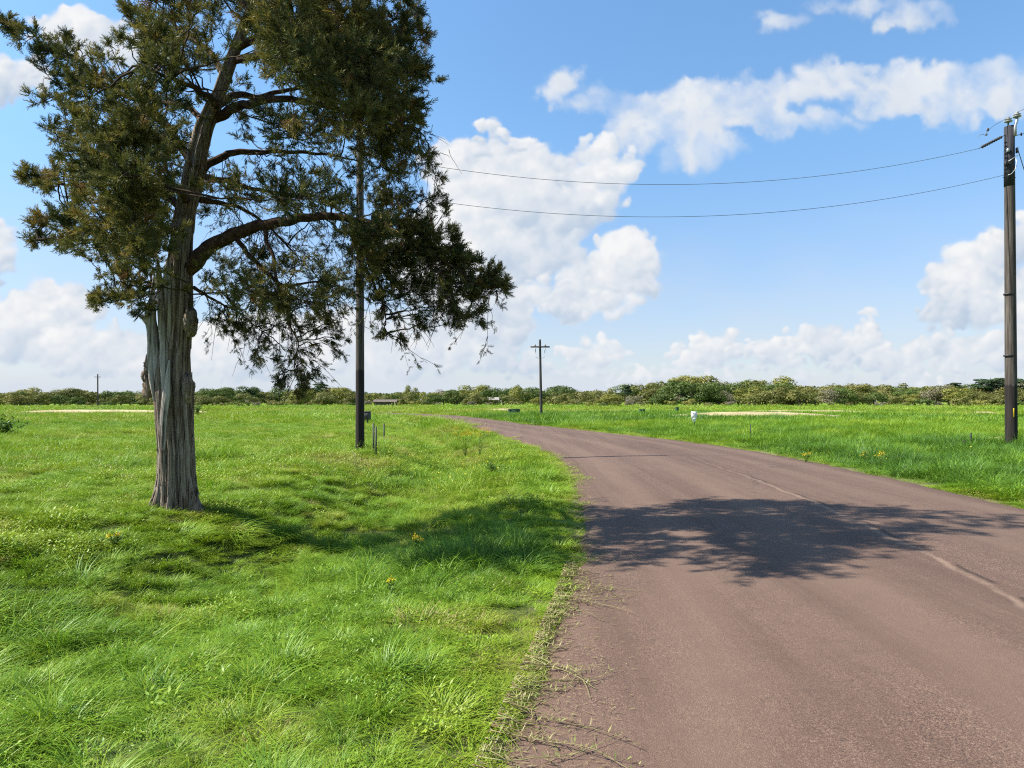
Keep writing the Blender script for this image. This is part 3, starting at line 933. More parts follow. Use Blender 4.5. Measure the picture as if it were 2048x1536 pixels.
b = MB(); b.blob(wp(377, 775, TD - .10), (10 * MPX, .10, 26 * MPX), .35, 3.0, 8, 28, 20); b.build('burl', M['bark'], cedar)


def limb_pts(pp, n=None):
    pp = np.array(pp, float)
    m = n or (len(pp) - 1) * 7 + 1
    t = np.linspace(0, len(pp) - 1, m); ii = np.arange(len(pp))
    c = np.stack([np.interp(t, ii, pp[:, q]) for q in range(pp.shape[1])], -1)
    for _ in range(4):
        c[1:-1] = .5 * c[1:-1] + .25 * (c[:-2] + c[2:])
    return c


# (px, py, depth offset, radius m)
LIMBS = [
    [(372, 540, 0, .11), (395, 512, 0, .10), (430, 488, 0, .088), (480, 463, -.05, .078), (530, 446, -.1, .068), (590, 438, -.15, .058), (650, 437, -.2, .05), (700, 440, -.2, .044), (760, 450, -.25, .036), (830, 485, -.3, .026), (890, 528, -.3, .018), (950, 562, -.3, .010), (990, 570, -.3, .005)],
    [(395, 350, 0, .06), (425, 325, .1, .05), (470, 306, .2, .042), (520, 298, .35, .034), (600, 300, .6, .024), (680, 315, .8, .014), (740, 325, .9, .007)],
    [(405, 262, -.1, .08), (430, 236, -.1, .066), (470, 218, -.15, .056), (520, 205, -.2, .048), (580, 200, -.3, .040), (640, 206, -.35, .032), (710, 222, -.4, .024), (780, 240, -.4, .014), (835, 262, -.4, .006)],
    [(425, 215, -.1, .055), (460, 196, .1, .046), (510, 190, .4, .038), (570, 182, .8, .028), (640, 165, 1.1, .018), (700, 150, 1.3, .008)],
    [(385, 330, 0, .06), (345, 262, .15, .048), (300, 222, .2, .040), (250, 190, .2, .034), (200, 158, .2, .028), (150, 122, .15, .022), (95, 88, .1, .016), (40, 58, .05, .010), (5, 38, 0, .005)],
    [(368, 420, 0, .055), (320, 378, .1, .044), (260, 362, .2, .034), (190, 362, .2, .024), (120, 366, .15, .014), (55, 352, .1, .006)],
    [(360, 460, -.05, .05), (320, 470, -.3, .038), (260, 478, -.45, .030), (190, 482, -.5, .020), (120, 478, -.45, .011), (80, 476, -.4, .006)],
    [(345, 570, .05, .035), (310, 572, .2, .027), (275, 586, .3, .020), (235, 588, .3, .013), (198, 604, .3, .006)],
    [(474, 95, -.3, .055), (530, 62, -.35, .042), (600, 40, -.4, .034), (680, 40, -.4, .026), (750, 55, -.4, .018), (815, 35, -.4, .008)],
    [(470, 120, -.25, .05), (540, 110, -.7, .038), (620, 115, -1.1, .028), (700, 135, -1.3, .019), (790, 150, -1.4, .009)],
    [(372, 400, -.1, .05), (360, 380, -.6, .038), (330, 370, -1.1, .028), (290, 360, -1.6, .018), (250, 350, -1.9, .008)],
    [(395, 350, .1, .055), (430, 360, .7, .042), (500, 378, 1.3, .030), (580, 385, 1.8, .020), (650, 390, 2.0, .009)],
    [(452, 155, -.2, .05), (420, 105, .1, .038), (380, 70, .4, .028), (330, 40, .6, .018), (285, 15, .7, .008)],
    [(430, 210, -.2, .05), (420, 190, -.8, .038), (380, 170, -1.3, .028), (330, 150, -1.6, .018), (290, 130, -1.8, .008)],
    [(415, 250, 0, .05), (380, 220, .7, .038), (320, 200, 1.3, .026), (260, 190, 1.7, .012)],
    [(468, 470, -.05, .035), (495, 505, -.1, .030), (530, 548, -.1, .025), (570, 572, -.1, .020), (610, 570, -.1, .015), (660, 555, -.1, .008)],
    [(528, 450, -.1, .03), (540, 500, -.2, .024), (552, 560, -.3, .019), (575, 620, -.3, .015), (598, 680, -.3, .010), (592, 745, -.3, .004)],
    [(388, 575, 0, .025), (410, 588, -.1, .019), (440, 604, -.15, .014), (480, 620, -.2, .009), (520, 660, -.2, .004)],
    [(400, 400, .05, .04), (450, 408, .3, .030), (510, 425, .6, .021), (560, 470, .8, .014), (600, 520, .9, .007)],
    [(500, 40, -.4, .05), (560, -10, -.6, .038), (640, -40, -.8, .026), (720, -50, -.9, .012)],
    [(505, 20, -.4, .05), (450, -30, -.2, .038), (380, -50, 0, .026), (300, -60, .2, .012)],
    [(700, 440, -.2, .03), (715, 500, -.1, .023), (740, 560, -.1, .017), (765, 610, -.1, .011), (775, 670, -.1, .004)],
]
limb_samples, limb_r = [], []
for pp in LIMBS:
    c = limb_pts(pp)
    wig = np.stack([fbm(np.arange(len(c)) * .21 + pp[0][0], np.full(len(c), pp[0][1] * 1.), 3, 2) - .5, fbm(np.arange(len(c)) * .21 + pp[0][1], np.full(len(c), 3.), 5, 2) - .5], -1)
    env = np.minimum(np.arange(len(c)) / 6, 1)
    pts3 = np.array([wp(q[0] + 16 * w[0] * e, q[1] + 16 * w[1] * e, TD + q[2]) for q, w, e in zip(c, wig, env)])
    b = MB(); b.tube(pts3, c[:, 3], 12)
    b.build('limb', M['limb'], cedar)
    limb_samples.append(pts3); limb_r.append(c[:, 3])
for py in np.linspace(330, -520, 40):
    c, r = trunk_at(py); limb_samples.append(c[None]); limb_r.append(np.array([r * .5]))
LS = np.vstack(limb_samples)

# foliage masses seen in the photograph: (px, py, radius px, weight, droop)
CL = [
    (18, 48, 22, 1, 0), (52, 72, 30, 1, 0), (90, 98, 34, 1, 0), (130, 118, 36, 1, 0), (140, 70, 26, .5, 0), (165, 150, 38, 1, 0), (200, 175, 40, .9, 0), (60, 125, 26, .7, 0), (95, 150, 30, .8, 0),
    (225, 100, 30, .6, 0), (262, 80, 30, .8, 0), (205, 120, 26, .5, 0), (280, 30, 40, 1, 0), (315, 75, 42, 1.1, 0), (330, 130, 44, 1.1, 0), (305, 170, 40, 1, 0), (345, 25, 36, .8, 0),
    (240, 225, 46, 1, 0), (290, 230, 50, 1.2, 0), (335, 205, 42, 1, 0), (130, 215, 34, 1, 0), (80, 205, 24, .8, 0), (105, 262, 32, 1, 0), (170, 255, 44, 1.1, 0), (215, 285, 50, 1.2, 0), (270, 290, 52, 1.2, 0), (322, 270, 46, 1.1, 0),
    (140, 300, 34, 1, 0), (58, 352, 16, .9, 0), (85, 368, 24, 1, 0), (120, 372, 30, 1, 0), (160, 350, 36, 1, 0), (170, 392, 38, 1, 0), (215, 345, 46, 1.1, 0), (230, 395, 46, 1.2, 0), (280, 350, 50, 1.2, 0), (290, 405, 50, 1.2, 0), (335, 340, 44, 1, 0), (345, 395, 44, 1, 0),
    (85, 440, 22, .9, 0), (120, 445, 30, 1, 0), (165, 448, 36, 1, 0), (80, 478, 16, .8, 0), (120, 488, 24, .9, 0), (170, 492, 30, 1, 0), (215, 455, 44, 1.1, 0), (225, 500, 40, 1, 0), (270, 460, 46, 1.1, 0), (280, 505, 44, 1.1, 0), (325, 465, 44, 1, 0), (318, 505, 36, .9, 0), (180, 518, 20, .7, 0), (245, 530, 26, .8, 0), (300, 525, 30, .8, 0),
    (212, 590, 22, .9, 0), (240, 562, 30, 1, 0), (200, 612, 18, .8, 0), (250, 600, 30, .9, 0), (282, 560, 30, .8, 0), (285, 600, 28, .8, 0), (270, 640, 20, .6, .3), (300, 625, 20, .5, .3),
    (385, 40, 40, .8, 0), (400, 95, 44, .8, 0), (385, 150, 44, .8, 0), (370, 210, 40, .7, 0), (440, 60, 40, .7, 0), (430, 30, 36, .7, 0), (395, 300, 34, .5, 0), (375, 260, 36, .6, 0),
    (510, 40, 44, 1, 0), (560, 25, 44, 1, 0), (560, 80, 52, 1.2, 0), (615, 40, 50, 1.2, 0), (625, 95, 54, 1.3, 0), (680, 50, 52, 1.2, 0), (690, 110, 54, 1.3, 0), (740, 60, 46, 1.1, 0), (750, 115, 48, 1.2, 0), (800, 55, 36, 1, 0), (815, 20, 28, .9, 0), (805, 100, 38, 1, 0), (838, 78, 22, .9, 0), (845, 140, 18, .8, 0), (812, 150, 36, 1, 0),
    (510, 100, 38, .8, 0), (540, 130, 44, 1, 0), (600, 145, 50, 1.1, 0), (660, 165, 54, 1.2, 0), (720, 165, 54, 1.2, 0), (770, 180, 46, 1.1, 0), (815, 200, 34, 1, 0), (640, 215, 46, 1, 0), (695, 225, 50, 1.1, 0), (750, 235, 48, 1.1, 0), (800, 245, 38, 1, 0), (830, 225, 22, .8, 0), (838, 150, 26, .9, 0),
    (480, 180, 34, .4, 0), (520, 230, 40, .5, 0), (570, 255, 48, .9, 0), (610, 270, 46, .8, 0), (500, 280, 36, .4, 0), (560, 310, 44, .6, 0), (520, 340, 40, .5, 0), (470, 240, 30, .3, 0),
    (640, 300, 36, .5, .2), (680, 290, 40, .6, .2), (720, 290, 44, .8, .2), (760, 300, 46, .9, .3), (800, 300, 40, .9, .4), (835, 310, 32, .7, .6), (860, 325, 26, .6, .8), (872, 360, 20, .5, 1), (790, 350, 40, .8, .3), (740, 345, 40, .6, .2), (690, 345, 36, .45, .2), (640, 360, 34, .45, .1), (590, 350, 36, .5, 0),
    (450, 390, 36, .6, 0), (500, 400, 40, .8, 0), (550, 395, 42, .9, 0), (600, 400, 40, .9, 0), (650, 400, 38, .8, 0), (700, 405, 38, .7, 0), (750, 405, 40, .8, 0), (800, 400, 40, .8, .2), (845, 400, 32, .7, .4), (870, 400, 22, .6, .4), (420, 430, 30, .4, 0), (460, 360, 34, .5, 0), (410, 360, 30, .4, 0),
    (690, 460, 38, .8, .1), (740, 470, 44, 1.1, .1), (790, 465, 44, 1.1, .1), (835, 465, 40, 1.1, .1), (875, 475, 34, 1, 0), (905, 490, 26, .9, 0), (885, 430, 22, .7, 0), (700, 510, 40, .9, .2), (750, 520, 46, 1.1, .2), (800, 520, 46, 1.2, .2), (850, 520, 44, 1.2, .1), (895, 525, 36, 1.1, 0), (935, 530, 28, 1, 0), (960, 545, 24, 1, 0), (985, 555, 20, 1, 0), (995, 575, 14, .9, 0), (965, 580, 26, 1, .1), (930, 575, 34, 1.1, .1), (885, 575, 40, 1.1, .2), (835, 575, 42, 1, .2), (780, 570, 40, .9, .3), (730, 560, 34, .7, .3),
    (940, 615, 24, .9, .3), (905, 620, 30, .9, .4), (865, 620, 32, .8, .4), (820, 615, 28, .6, .5), (955, 640, 16, .7, .4), (900, 650, 18, .5, .6), (830, 640, 20, .4, .7), (750, 610, 28, .6, .5), (765, 650, 20, .6, .8), (790, 680, 12, .6, .8), (700, 590, 28, .5, .5),
    (405, 540, 28, .5, .2), (440, 530, 34, .6, .2), (425, 575, 32, .7, .4), (470, 565, 40, .9, .3), (505, 530, 36, .7, .2), (515, 580, 42, .9, .4), (555, 530, 36, .6, .2), (600, 530, 36, .7, .2), (640, 560, 36, .9, .3), (560, 600, 40, .8, .5), (610, 600, 38, .8, .5), (650, 610, 34, .8, .5), (450, 620, 30, .7, .6), (480, 640, 30, .7, .6), (510, 645, 30, .7, .7), (545, 650, 36, .7, .7), (590, 645, 36, .7, .7), (630, 650, 34, .7, .7), (670, 640, 30, .7, .7), (685, 680, 22, .6, .8), (660, 690, 22, .5, .8), (540, 700, 30, .6, .9), (515, 710, 18, .5, .9), (575, 705, 32, .7, .9), (610, 700, 30, .7, .9), (570, 745, 24, .7, 1), (600, 745, 24, .7, 1), (555, 760, 14, .6, 1), (612, 735, 16, .6, 1), (590, 775, 14, .6, 1), (435, 650, 18, .5, .8), (465, 665, 14, .5, .8),
    # out of the frame above: seen only by their shade
    (330, -40, 50, 1, 0), (420, -40, 55, 1, 0), (520, -40, 60, 1.1, 0), (620, -40, 60, 1.1, 0), (720, -30, 55, 1, 0), (790, -40, 40, 1, 0), (380, -110, 55, 1, 0), (480, -120, 65, 1.1, 0), (590, -120, 65, 1.1, 0), (690, -110, 55, 1, 0), (430, -190, 55, 1, 0), (530, -210, 62, 1.1, 0), (630, -200, 55, 1, 0), (490, -290, 50, 1, 0), (580, -300, 55, 1, 0), (650, -280, 40, 1, 0), (540, -380, 46, 1, 0), (610, -390, 42, 1, 0), (580, -460, 36, 1, 0), (605, -530, 26, 1, 0), (600, -580, 16, 1, 0),
]
rng = np.random.default_rng(5)
tb = MB()           # fine twigs
SP, SD, SL, SV = [], [], [], []      # sprays: position, direction, length, tint
side_mult = {}
CEN = np.array([-3.4, TD - .2])
for (px, py, rp, wgt, droop) in CL:
    tc, _ = trunk_at(max(py, -500))
    lat = (px - CX) / F * TD - (tc[0] * .55 + -3.3 * .45)
    Rm = np.interp(py, [-560, -300, -60, 200, 500, 620, 780], [.3, 1.3, 2.2, 2.5, 2.2, 1.4, .5])
    half = math.sqrt(max(Rm * Rm - min(abs(lat), Rm) ** 2, .0)) * .82 + .12
    layers = 1 if wgt < .75 else (2 if wgt < 1.1 or half < .5 else 3)
    tpx = trunk_at(max(py, -500))[0][0] / TD * F + CX
    behind = abs(px - tpx) < 60 and 225 < py < 390
    for ly in range(layers):
        if layers == 1:
            dd = rng.uniform(-.5, .5) * half
        else:
            dd = -1.5 * half + 2.5 * half * (ly + rng.uniform(.15, .85)) / layers
        if behind: dd = abs(dd) * .6 + .25
        jx, jy = (rng.normal(0, rp * .18), rng.normal(0, rp * .18)) if ly else (0, 0)
        c = wp(px + jx, py + jy, TD - .1 + dd)
        r = rp / F * TD * rng.uniform(.85, 1.08) * (.88 if px < 350 else 1)
        # feed the clump from the nearest limb
        inner = LS
        vec = inner - c
        cost = np.linalg.norm(vec, axis=1) + .6 * np.maximum(0, np.abs(inner[:, 0] - CEN[0]) - abs(c[0] - CEN[0])) + .3 * np.maximum(0, inner[:, 2] - c[2]) * (1 - droop)
        cost = cost + 1.2 * ((np.sign(inner[:, 0] - (trunk_at(max(py, -500))[0][0])) != np.sign(c[0] - tc[0])) & (abs(px - 360) < 200) & (py > 380))
        a = inner[np.argmin(cost)]
        L = np.linalg.norm(c - a)
        mid = (a + c) / 2 + np.array([rng.normal(0, .08), rng.normal(0, .08), (.10 - .25 * (1 - droop)) * L * .4 + droop * .12 * L])
        tt = np.linspace(0, 1, 9)[:, None]
        path = (1 - tt) ** 2 * a + 2 * tt * (1 - tt) * mid + tt ** 2 * c
        path[1:-1] += rng.normal(0, .012, (7, 3))
        tb.tube(path, np.linspace(min(.016, .006 + .007 * L), .0045, 9), 6, rng.uniform(0, .5), cap=False)
        outd = c - np.array([tc[0], TD, c[2] - .3])
        outd /= np.linalg.norm(outd) + 1e-9
        up = .30 - 1.0 * droop
        K = max(5, int((13 if px > 360 else 12) * wgt * (r / .25) ** 1.6))
        base_tint = np.clip(rng.normal(.41, .12), .15, .8)
        for q in range(K):
            d = rng.normal(0, 1, 3); d /= np.linalg.norm(d)
            d = d + .55 * outd + np.array([0, 0, up]); d /= np.linalg.norm(d)
            s0 = path[rng.integers(5, 9)] if rng.uniform() < .6 else c + rng.normal(0, r * .28, 3)
            ln = r * rng.uniform(.42, 1.22)
            e = s0 + d * ln + np.array([0, 0, -.18 * droop * ln])
            md = (s0 + e) / 2 + rng.normal(0, .05 * ln + .004, 3) - np.array([0, 0, .10 * ln])
            t5 = np.linspace(0, 1, 5)[:, None]
            tw = (1 - t5) ** 2 * s0 + 2 * t5 * (1 - t5) * md + t5 ** 2 * e
            tb.tube(tw, np.linspace(.0042, .0018, 5), 4, rng.uniform(0, .6), cap=False)
            ns = rng.integers(9, 15)
            f_ = rng.uniform(.25, 1.04, ns) ** .8
            pos = (1 - f_[:, None]) ** 2 * s0 + 2 * f_[:, None] * (1 - f_[:, None]) * md + f_[:, None] ** 2 * e
            dirs = d[None] * .9 + rng.normal(0, .62, (ns, 3)) + np.array([0, 0, .25 - .7 * droop])
            dirs /= np.linalg.norm(dirs, axis=1)[:, None]
            SP.append(pos); SD.append(dirs)
            SL.append(rng.uniform(.06, .13, ns) * (1.15 if wgt > .8 else .95))
            br = rng.uniform() < .05
            SV.append(np.clip(base_tint + rng.normal(0, .13, ns) + (.45 if br else 0) + .10 * (f_ > .85), 0, 1))
rt = np.random.default_rng(88)
for li, n_t, dr in ((0, 70, 1.0), (15, 34, .8), (16, 26, .7), (17, 16, .6), (18, 26, .8), (21, 14, .8), (1, 22, .6), (2, 18, .5), (11, 16, .6)):
    P_ = limb_samples[li]
    for q in range(n_t):
        o0 = P_[rt.integers(int(len(P_) * .22), len(P_))]
        ln = rt.uniform(.25, .85)
        d = np.array([rt.normal(.12, .45), rt.normal(0, .45), -dr * rt.uniform(.2, 1.0)]); d /= np.linalg.norm(d)
        t8 = np.linspace(0, 1, 9)[:, None]
        pth = o0 + d * ln * t8 + np.array([0, 0, -.30 * dr]) * ln * t8 ** 2 + np.cumsum(np.cumsum(rt.normal(0, .006, (9, 3)), 0), 0)
        tb.tube(pth, np.linspace(.0052, .0016, 9), 4, rt.uniform(0, .5), cap=False)
        for s_ in range(rt.integers(2, 5)):
            a_ = pth[rt.integers(2, 8)]; d2 = d + rt.normal(0, .7, 3); d2 /= np.linalg.norm(d2); l2 = ln * rt.uniform(.2, .5)
            t5 = np.linspace(0, 1, 5)[:, None]
            p2 = a_ + d2 * l2 * t5 + np.array([0, 0, -.2]) * l2 * t5 ** 2 + np.cumsum(rt.normal(0, .008, (5, 3)), 0)
            tb.tube(p2, np.linspace(.0032, .0013, 5), 4, rt.uniform(0, .6), cap=False)
            if rt.uniform() < .7:
                m_ = rt.integers(4, 9)
                SP.append(p2[rt.integers(2, 5, m_)] + rt.normal(0, .012, (m_, 3)))
                dd_ = d2[None] * .7 + rt.normal(0, .55, (m_, 3)) - np.array([0, 0, .3]); SD.append(dd_ / np.linalg.norm(dd_, axis=1)[:, None])
                SL.append(rt.uniform(.05, .10, m_)); SV.append(np.clip(rt.normal(.38, .14, m_), 0, 1))
SP, SD, SL, SV = np.vstack(SP), np.vstack(SD), np.concatenate(SL), np.concatenate(SV)
print('cedar sprays', len(SP))
# spray template: a stem with feathered branchlets, each a narrow diamond
tmpl = []
tr = np.random.default_rng(3)


def diamond(p, d, s, L, w):
    return [p, p + d * L * .45 + s * w, p + d * L, p + d * L * .45 - s * w]


Zv = np.array([0, 0, 1.])
tmpl.append(diamond(np.zeros(3), Zv, np.array([1., 0, 0]), 1.0, .045))
for q in range(15):
    t_ = .06 + .88 * q / 15
    az = q * 2.4 + tr.normal(0, .3)
    rad = np.array([math.cos(az), math.sin(az), 0])
    d = Zv * math.cos(.62) + rad * math.sin(.62)
    s = np.cross(d, Zv + .3 * tr.normal(0, 1, 3)); s /= np.linalg.norm(s)
    tmpl.append(diamond(Zv * t_, d, s, .50 * (1.05 - .5 * t_), .036))
tmpl = np.array(tmpl).reshape(-1, 3)
nT = len(tmpl)
A = np.cross(SD, rng.normal(0, 1, SD.shape)); A /= np.linalg.norm(A, axis=1)[:, None]
Bv = np.cross(SD, A)
VV = SP[:, None] + SL[:, None, None] * (tmpl[None, :, 0:1] * A[:, None] + tmpl[None, :, 1:2] * Bv[:, None] + tmpl[None, :, 2:3] * SD[:, None])
cb = MB()
cb.add(VV.reshape(-1, 3), np.arange(len(SP) * nT).reshape(-1, 4), None, np.repeat(SV, nT), 0)
crown = cb.build('crown', M['cedar'], cedar, smooth=False)
# bare dead twig sprays on the right side
for (px, py, n, dr) in ((845, 300, 26, 1.0), (870, 345, 22, 1.0), (790, 255, 26, .8), (865, 560, 26, .3), (880, 590, 20, .5), (845, 650, 12, .9), (800, 160, 8, .5)):
    o0 = wp(px, py, TD - .45)
    dead = MB()
    for q in range(n):
        d = np.array([rng.normal(-.05, .5), rng.normal(0, .4), -abs(rng.normal(.7 * dr, .3))]); d /= np.linalg.norm(d)
        ln = rng.uniform(.12, .34)
        p0 = o0 + rng.normal(0, .12, 3) + np.array([-.08, 0, .05])
        t6 = np.linspace(0, 1, 7)[:, None]
        pth = p0 + d * ln * t6 + np.array([0, 0, -.25 * dr]) * ln * t6 ** 2 + np.cumsum(np.cumsum(rng.normal(0, .007, (7, 3)), 0), 0)
        dead.tube(pth, np.linspace(.004, .0014, 7), 4, rng.uniform(.7, 1), cap=False)
    dead.build('dead_spray', M['twig'], cedar)
tb.build('twigs', M['twig'], cedar)

# ------------------------------------------------------------------ utility poles and lines
def pin_insulator(parent, c, s=1.0):
    b = MB()
    b.lathe(c, [(.001, .0), (.03 * s, .0), (.045 * s, .015), (.10 * s, .03), (.105 * s, .045), (.05 * s, .065), (.05 * s, .08), (.085 * s, .095), (.088 * s, .108), (.045 * s, .128), (.03 * s, .14), (.045 * s, .155), (.035 * s, .175), (.001, .178)], 20)
    return b.build('insulator', M['porcelain'], parent)


def string_insulator(parent, a, e, n=8, r=.045):
    a, e = np.array(a, float), np.array(e, float)
    b = MB(); b.tube([a, a + (e - a) * .5, e], .010, 8)
    d = e - a; L = np.linalg.norm(d)
    for q in range(n):
        c = a + d * (.18 + .70 * q / (n - 1))
        b.lathe(c, [(.010, -.018), (r, -.012), (r * 1.02, .0), (.018, .012), (.010, .02)], 14, 0, d)
    return b.build('strain_insulator', M['iron'], parent)


def wood_pole(b, x, y, z0, z1, r0, r1, lean=0.0):
    zs = np.linspace(z0 - .4, z1, 30)
    f_ = (zs - z0) / (z1 - z0)
    pts3 = np.stack([x + lean * f_, np.full(30, y), zs], -1)
    b.tube(pts3, r0 + (r1 - r0) * f_, 24)


# right-hand pole by the verge
RP = np.array([14.63, 20.0]); rz = ground_z(*RP)
rtop = EYE + (HY - 254) / F * 20
pole_r = thing('utility_pole', 'tall wooden utility pole with yellow tag, standing in grass across the road from the cedar', 'utility pole', (RP[0], RP[1], rz))
b = MB(); wood_pole(b, RP[0], RP[1], rz, rtop, .158, .128, -.06); b.build('shaft', M['tarpole'], pole_r)
XT = RP[0] - .06
b = MB(); b.tube([[XT + .002, 20, rtop - 1.74], [XT, 20, rtop - .9], [XT, 20, rtop + .008]], [.1375, .1345, .1325], 24); b.build('dark_head', M['collar'], pole_r)
b = MB(); b.box((RP[0] - .045, 20 - .159, EYE + (HY - 825) / F * 20), (.035, .006, .26), bev=.002)
b.build('yellow_tag', M['yellowtag'], pole_r)
b = MB(); b.tube([[XT - .09, 19.93, rtop - .25], [XT - .085, 19.93, rtop + .05], [XT - .08, 19.93, rtop + .12]], .02, 10)
br1 = b.build('ridge_pin', M['iron'], pole_r)
pin_insulator(pole_r, (XT - .08, 19.93, rtop + .09))
b = MB(); b.tube([[XT + .06, 19.85, rtop - .32], [XT + .06, 19.85, rtop - .02], [XT + .11, 19.85, rtop + .12], [XT + .115, 19.85, rtop + .22]], .038, 12)
b.build('ridge_pin', M['galv'], pole_r)
pin_insulator(pole_r, (XT + .115, 19.85, rtop + .20), 1.05)
strL = wp(1958, 297, 19.93)
string_insulator(pole_r, (XT - .13, 19.98, rtop - .24), strL, 9)
string_insulator(pole_r, (XT + .13, 19.95, rtop - .28), (XT + .62, 19.2, rtop - .30), 6, .05)
b = MB(); b.box((XT - .12, 19.90, rtop - .72), (.06, .09, .10), bev=.01); b.build('clevis', M['galv'], pole_r)
b = MB(); b.box((XT - .17, 19.90, rtop - 1.10), (.09, .08, .12), bev=.012); b.build('spool_bracket', M['iron'], pole_r)
b = MB(); b.box((XT + .15, 19.9, rtop - .72), (.05, .07, .16), bev=.01); b.build('guy_plate', M['iron'], pole_r)
b = MB()
b.tube([[XT - .14, 19.84, rtop - 1.06], [XT, 19.84, rtop - .97], [XT + .13, 19.84, rtop - .88]], .011, 8)
b.tube([[XT + .06, 19.84, rtop - .95], [XT + .09, 19.83, rtop - 1.10], [XT + .05, 19.83, rtop - 1.30], [XT - .06, 19.84, rtop - 1.43], [XT - .14, 19.86, rtop - 1.46]], .011, 8)
b.build('jumper_wire', M['galv'], pole_r)
b = MB(); b.tube([[XT - .08, 19.93, rtop + .25], [XT - .5, 19.9, rtop + .02], [XT - .72, 19.9, rtop - .16], [XT - .78, 19.9, rtop - .28], [XT - .86, 19.9, rtop - .24], [XT - 1.0, 19.9, rtop - .33]], .007, 6)
b.box((XT - .70, 19.9, rtop - .12), (.07, .03, .09), bev=.008)
b.box((XT - .74, 19.9, rtop - .26), (.05, .04, .06), bev=.008)
b.build('tap_wire', M['wire'], pole_r)
for z in (rtop - 4.9, rtop - 6.7):
    b = MB(); b.tube([[XT, 20, z - .02], [XT, 20, z + .02]], .1495, 24); b.build('band', M['iron'], pole_r)
for s_ in (-1, 1):
    b = MB(); b.tube([[XT + s_ * .10, 20, rtop - 1.48], [XT + s_ * .19, 20, rtop - 1.48]], .010, 8); b.build('bolt', M['iron'], pole_r)

# pole behind the cedar
LPx, LPy = (720 - CX) / F * 18.7, 18.7
lz = ground_z(LPx, LPy); ltop = lz + 8.9
pole_l = thing('utility_pole', 'dark-footed wooden utility pole rising behind the right half of the cedar crown', 'utility pole', (LPx, LPy, lz))
b = MB(); wood_pole(b, LPx, LPy, lz, ltop, .122, .095, .0); b.build('shaft', M['tarpole_tall'], pole_l)
pin_insulator(pole_l, (LPx, LPy, ltop + .02))
UL, LL = wp(722, 310, 18.7), wp(722, 379, 18.7)
string_insulator(pole_l, (LPx + .095, LPy, UL[2] + .02), UL + np.array([.55, .03, -.04]), 8)
b = MB(); b.box((LPx, LPy - .115, ltop - 1.6), (.10, .03, .22), bev=.008); b.build('clevis', M['iron'], pole_l)

# pole far along the road, with a crossarm
MPx, MPy = (1082.5 - CX) / F * 64, 64.0
mz = ground_z(MPx, MPy); mtop = EYE + (HY - 679) / F * 64
pole_m = thing('utility_pole', 'slender utility pole with a crossarm at the bend of the road', 'utility pole', (MPx, MPy, mz))
b = MB(); wood_pole(b, MPx, MPy, mz, mtop, .135, .095, -.12); b.build('shaft', M['farpole'], pole_m)
az_ = EYE + (HY - 694) / F * 64
b = MB(); b.box((MPx - .11, MPy - .13, az_), (1.80, .10, .13), bev=.012); b.build('crossarm', M['farpole'], pole_m)
for s_ in (-1, 1):
    xx = MPx - .11 + s_ * .47
    pin_insulator(pole_m, (xx, MPy - .13, az_ + .07), 1.1)
    b = MB(); b.tube([[xx, MPy - .2, az_ - .06], [xx + s_ * -.02, MPy - .2, az_ - .3], [xx - s_ * .06, MPy - .2, az_ - .55]], [.03, .045, .02], 10); b.build('fuse_cutout', M['porcelain'], pole_m)
    b = MB(); b.tube([[xx - s_ * .06, MPy - .2, az_ - .55], [xx - s_ * .10, MPy - .2, az_ - .80], [xx - s_ * .06, MPy - .2, az_ - .98], [xx - s_ * .30, MPy - .16, az_ - 1.06], [MPx - .1, MPy - .12, az_ - 1.04]], .014, 6); b.build('jumper_wire', M['wire'], pole_m)

# pole on the far left
FPx, FPy = (195.5 - CX) / F * 200, 200.0
fz = ground_z(FPx, FPy); ftop = EYE + (HY - 748) / F * 200
pole_f = thing('utility_pole', 'small distant utility pole with short crossarm before the far trees left of the cedar', 'utility pole', (FPx, FPy, fz))
b = MB(); wood_pole(b, FPx, FPy, fz, ftop, .20, .16, 0); b.build('shaft', M['farpole'], pole_f)
b = MB(); b.box((FPx, FPy - .2, EYE + (HY - 754) / F * 200), (1.9, .14, .16), bev=.01); b.build('crossarm', M['farpole'], pole_f)


def span(name, a, e, sag, r, label, cat='wire', wob=0.0):
    t = np.linspace(0, 1, 90)
    a, e = np.array(a, float), np.array(e, float)
    p = a + (e - a) * t[:, None]
    p[:, 2] -= sag * 4 * t * (1 - t)
    p[:, 2] += wob * np.sin(t * 160) * .5 + wob * np.sin(t * 83 + 1)
    b = MB(); b.tube(p, r, 6)
    o = b.build(name, M['wire'])
    return tag(o, label, cat)


def sag_px(a, e, lowpx, d):
    return lowpx / F * d


ua, ue = UL + np.array([.55, .03, -.04]), strL
o = span('power_line', ua, ue, .90, .0062, 'upper of the two thin wires sagging across the sky from cedar to right pole')
la, le = LL + np.array([.10, 0, 0]), np.array([XT - .12, 19.95, EYE + (HY - 349) / F * 19.95])
o = span('power_line', la, le, .98, .0062, 'lower of the two thin wires sagging across the sky from cedar to right pole')
span('power_line', (XT + .115, 19.85, rtop + .37), (18.5, -26, rtop + .2), .7, .0065, 'thin wire climbing out of frame from the top insulator of the right pole')
span('guy_wire', (XT + .16, 19.88, rtop - .70), (18.6, 21.2, .1), .0, .011, 'dark guy wire slanting down out of frame from the right pole head', 'guy wire')
# grey bushing beside the pole head, on its own bracket of the strain set
b = MB(); b.lathe((XT + .46, 19.45, rtop - .27), [(.001, 0), (.05, 0), (.07, .03), (.075, .16), (.06, .22), (.075, .24), (.07, .30), (.03, .34), (.001, .345)], 18)
b.build('bushing', M['porcelain'], pole_r)


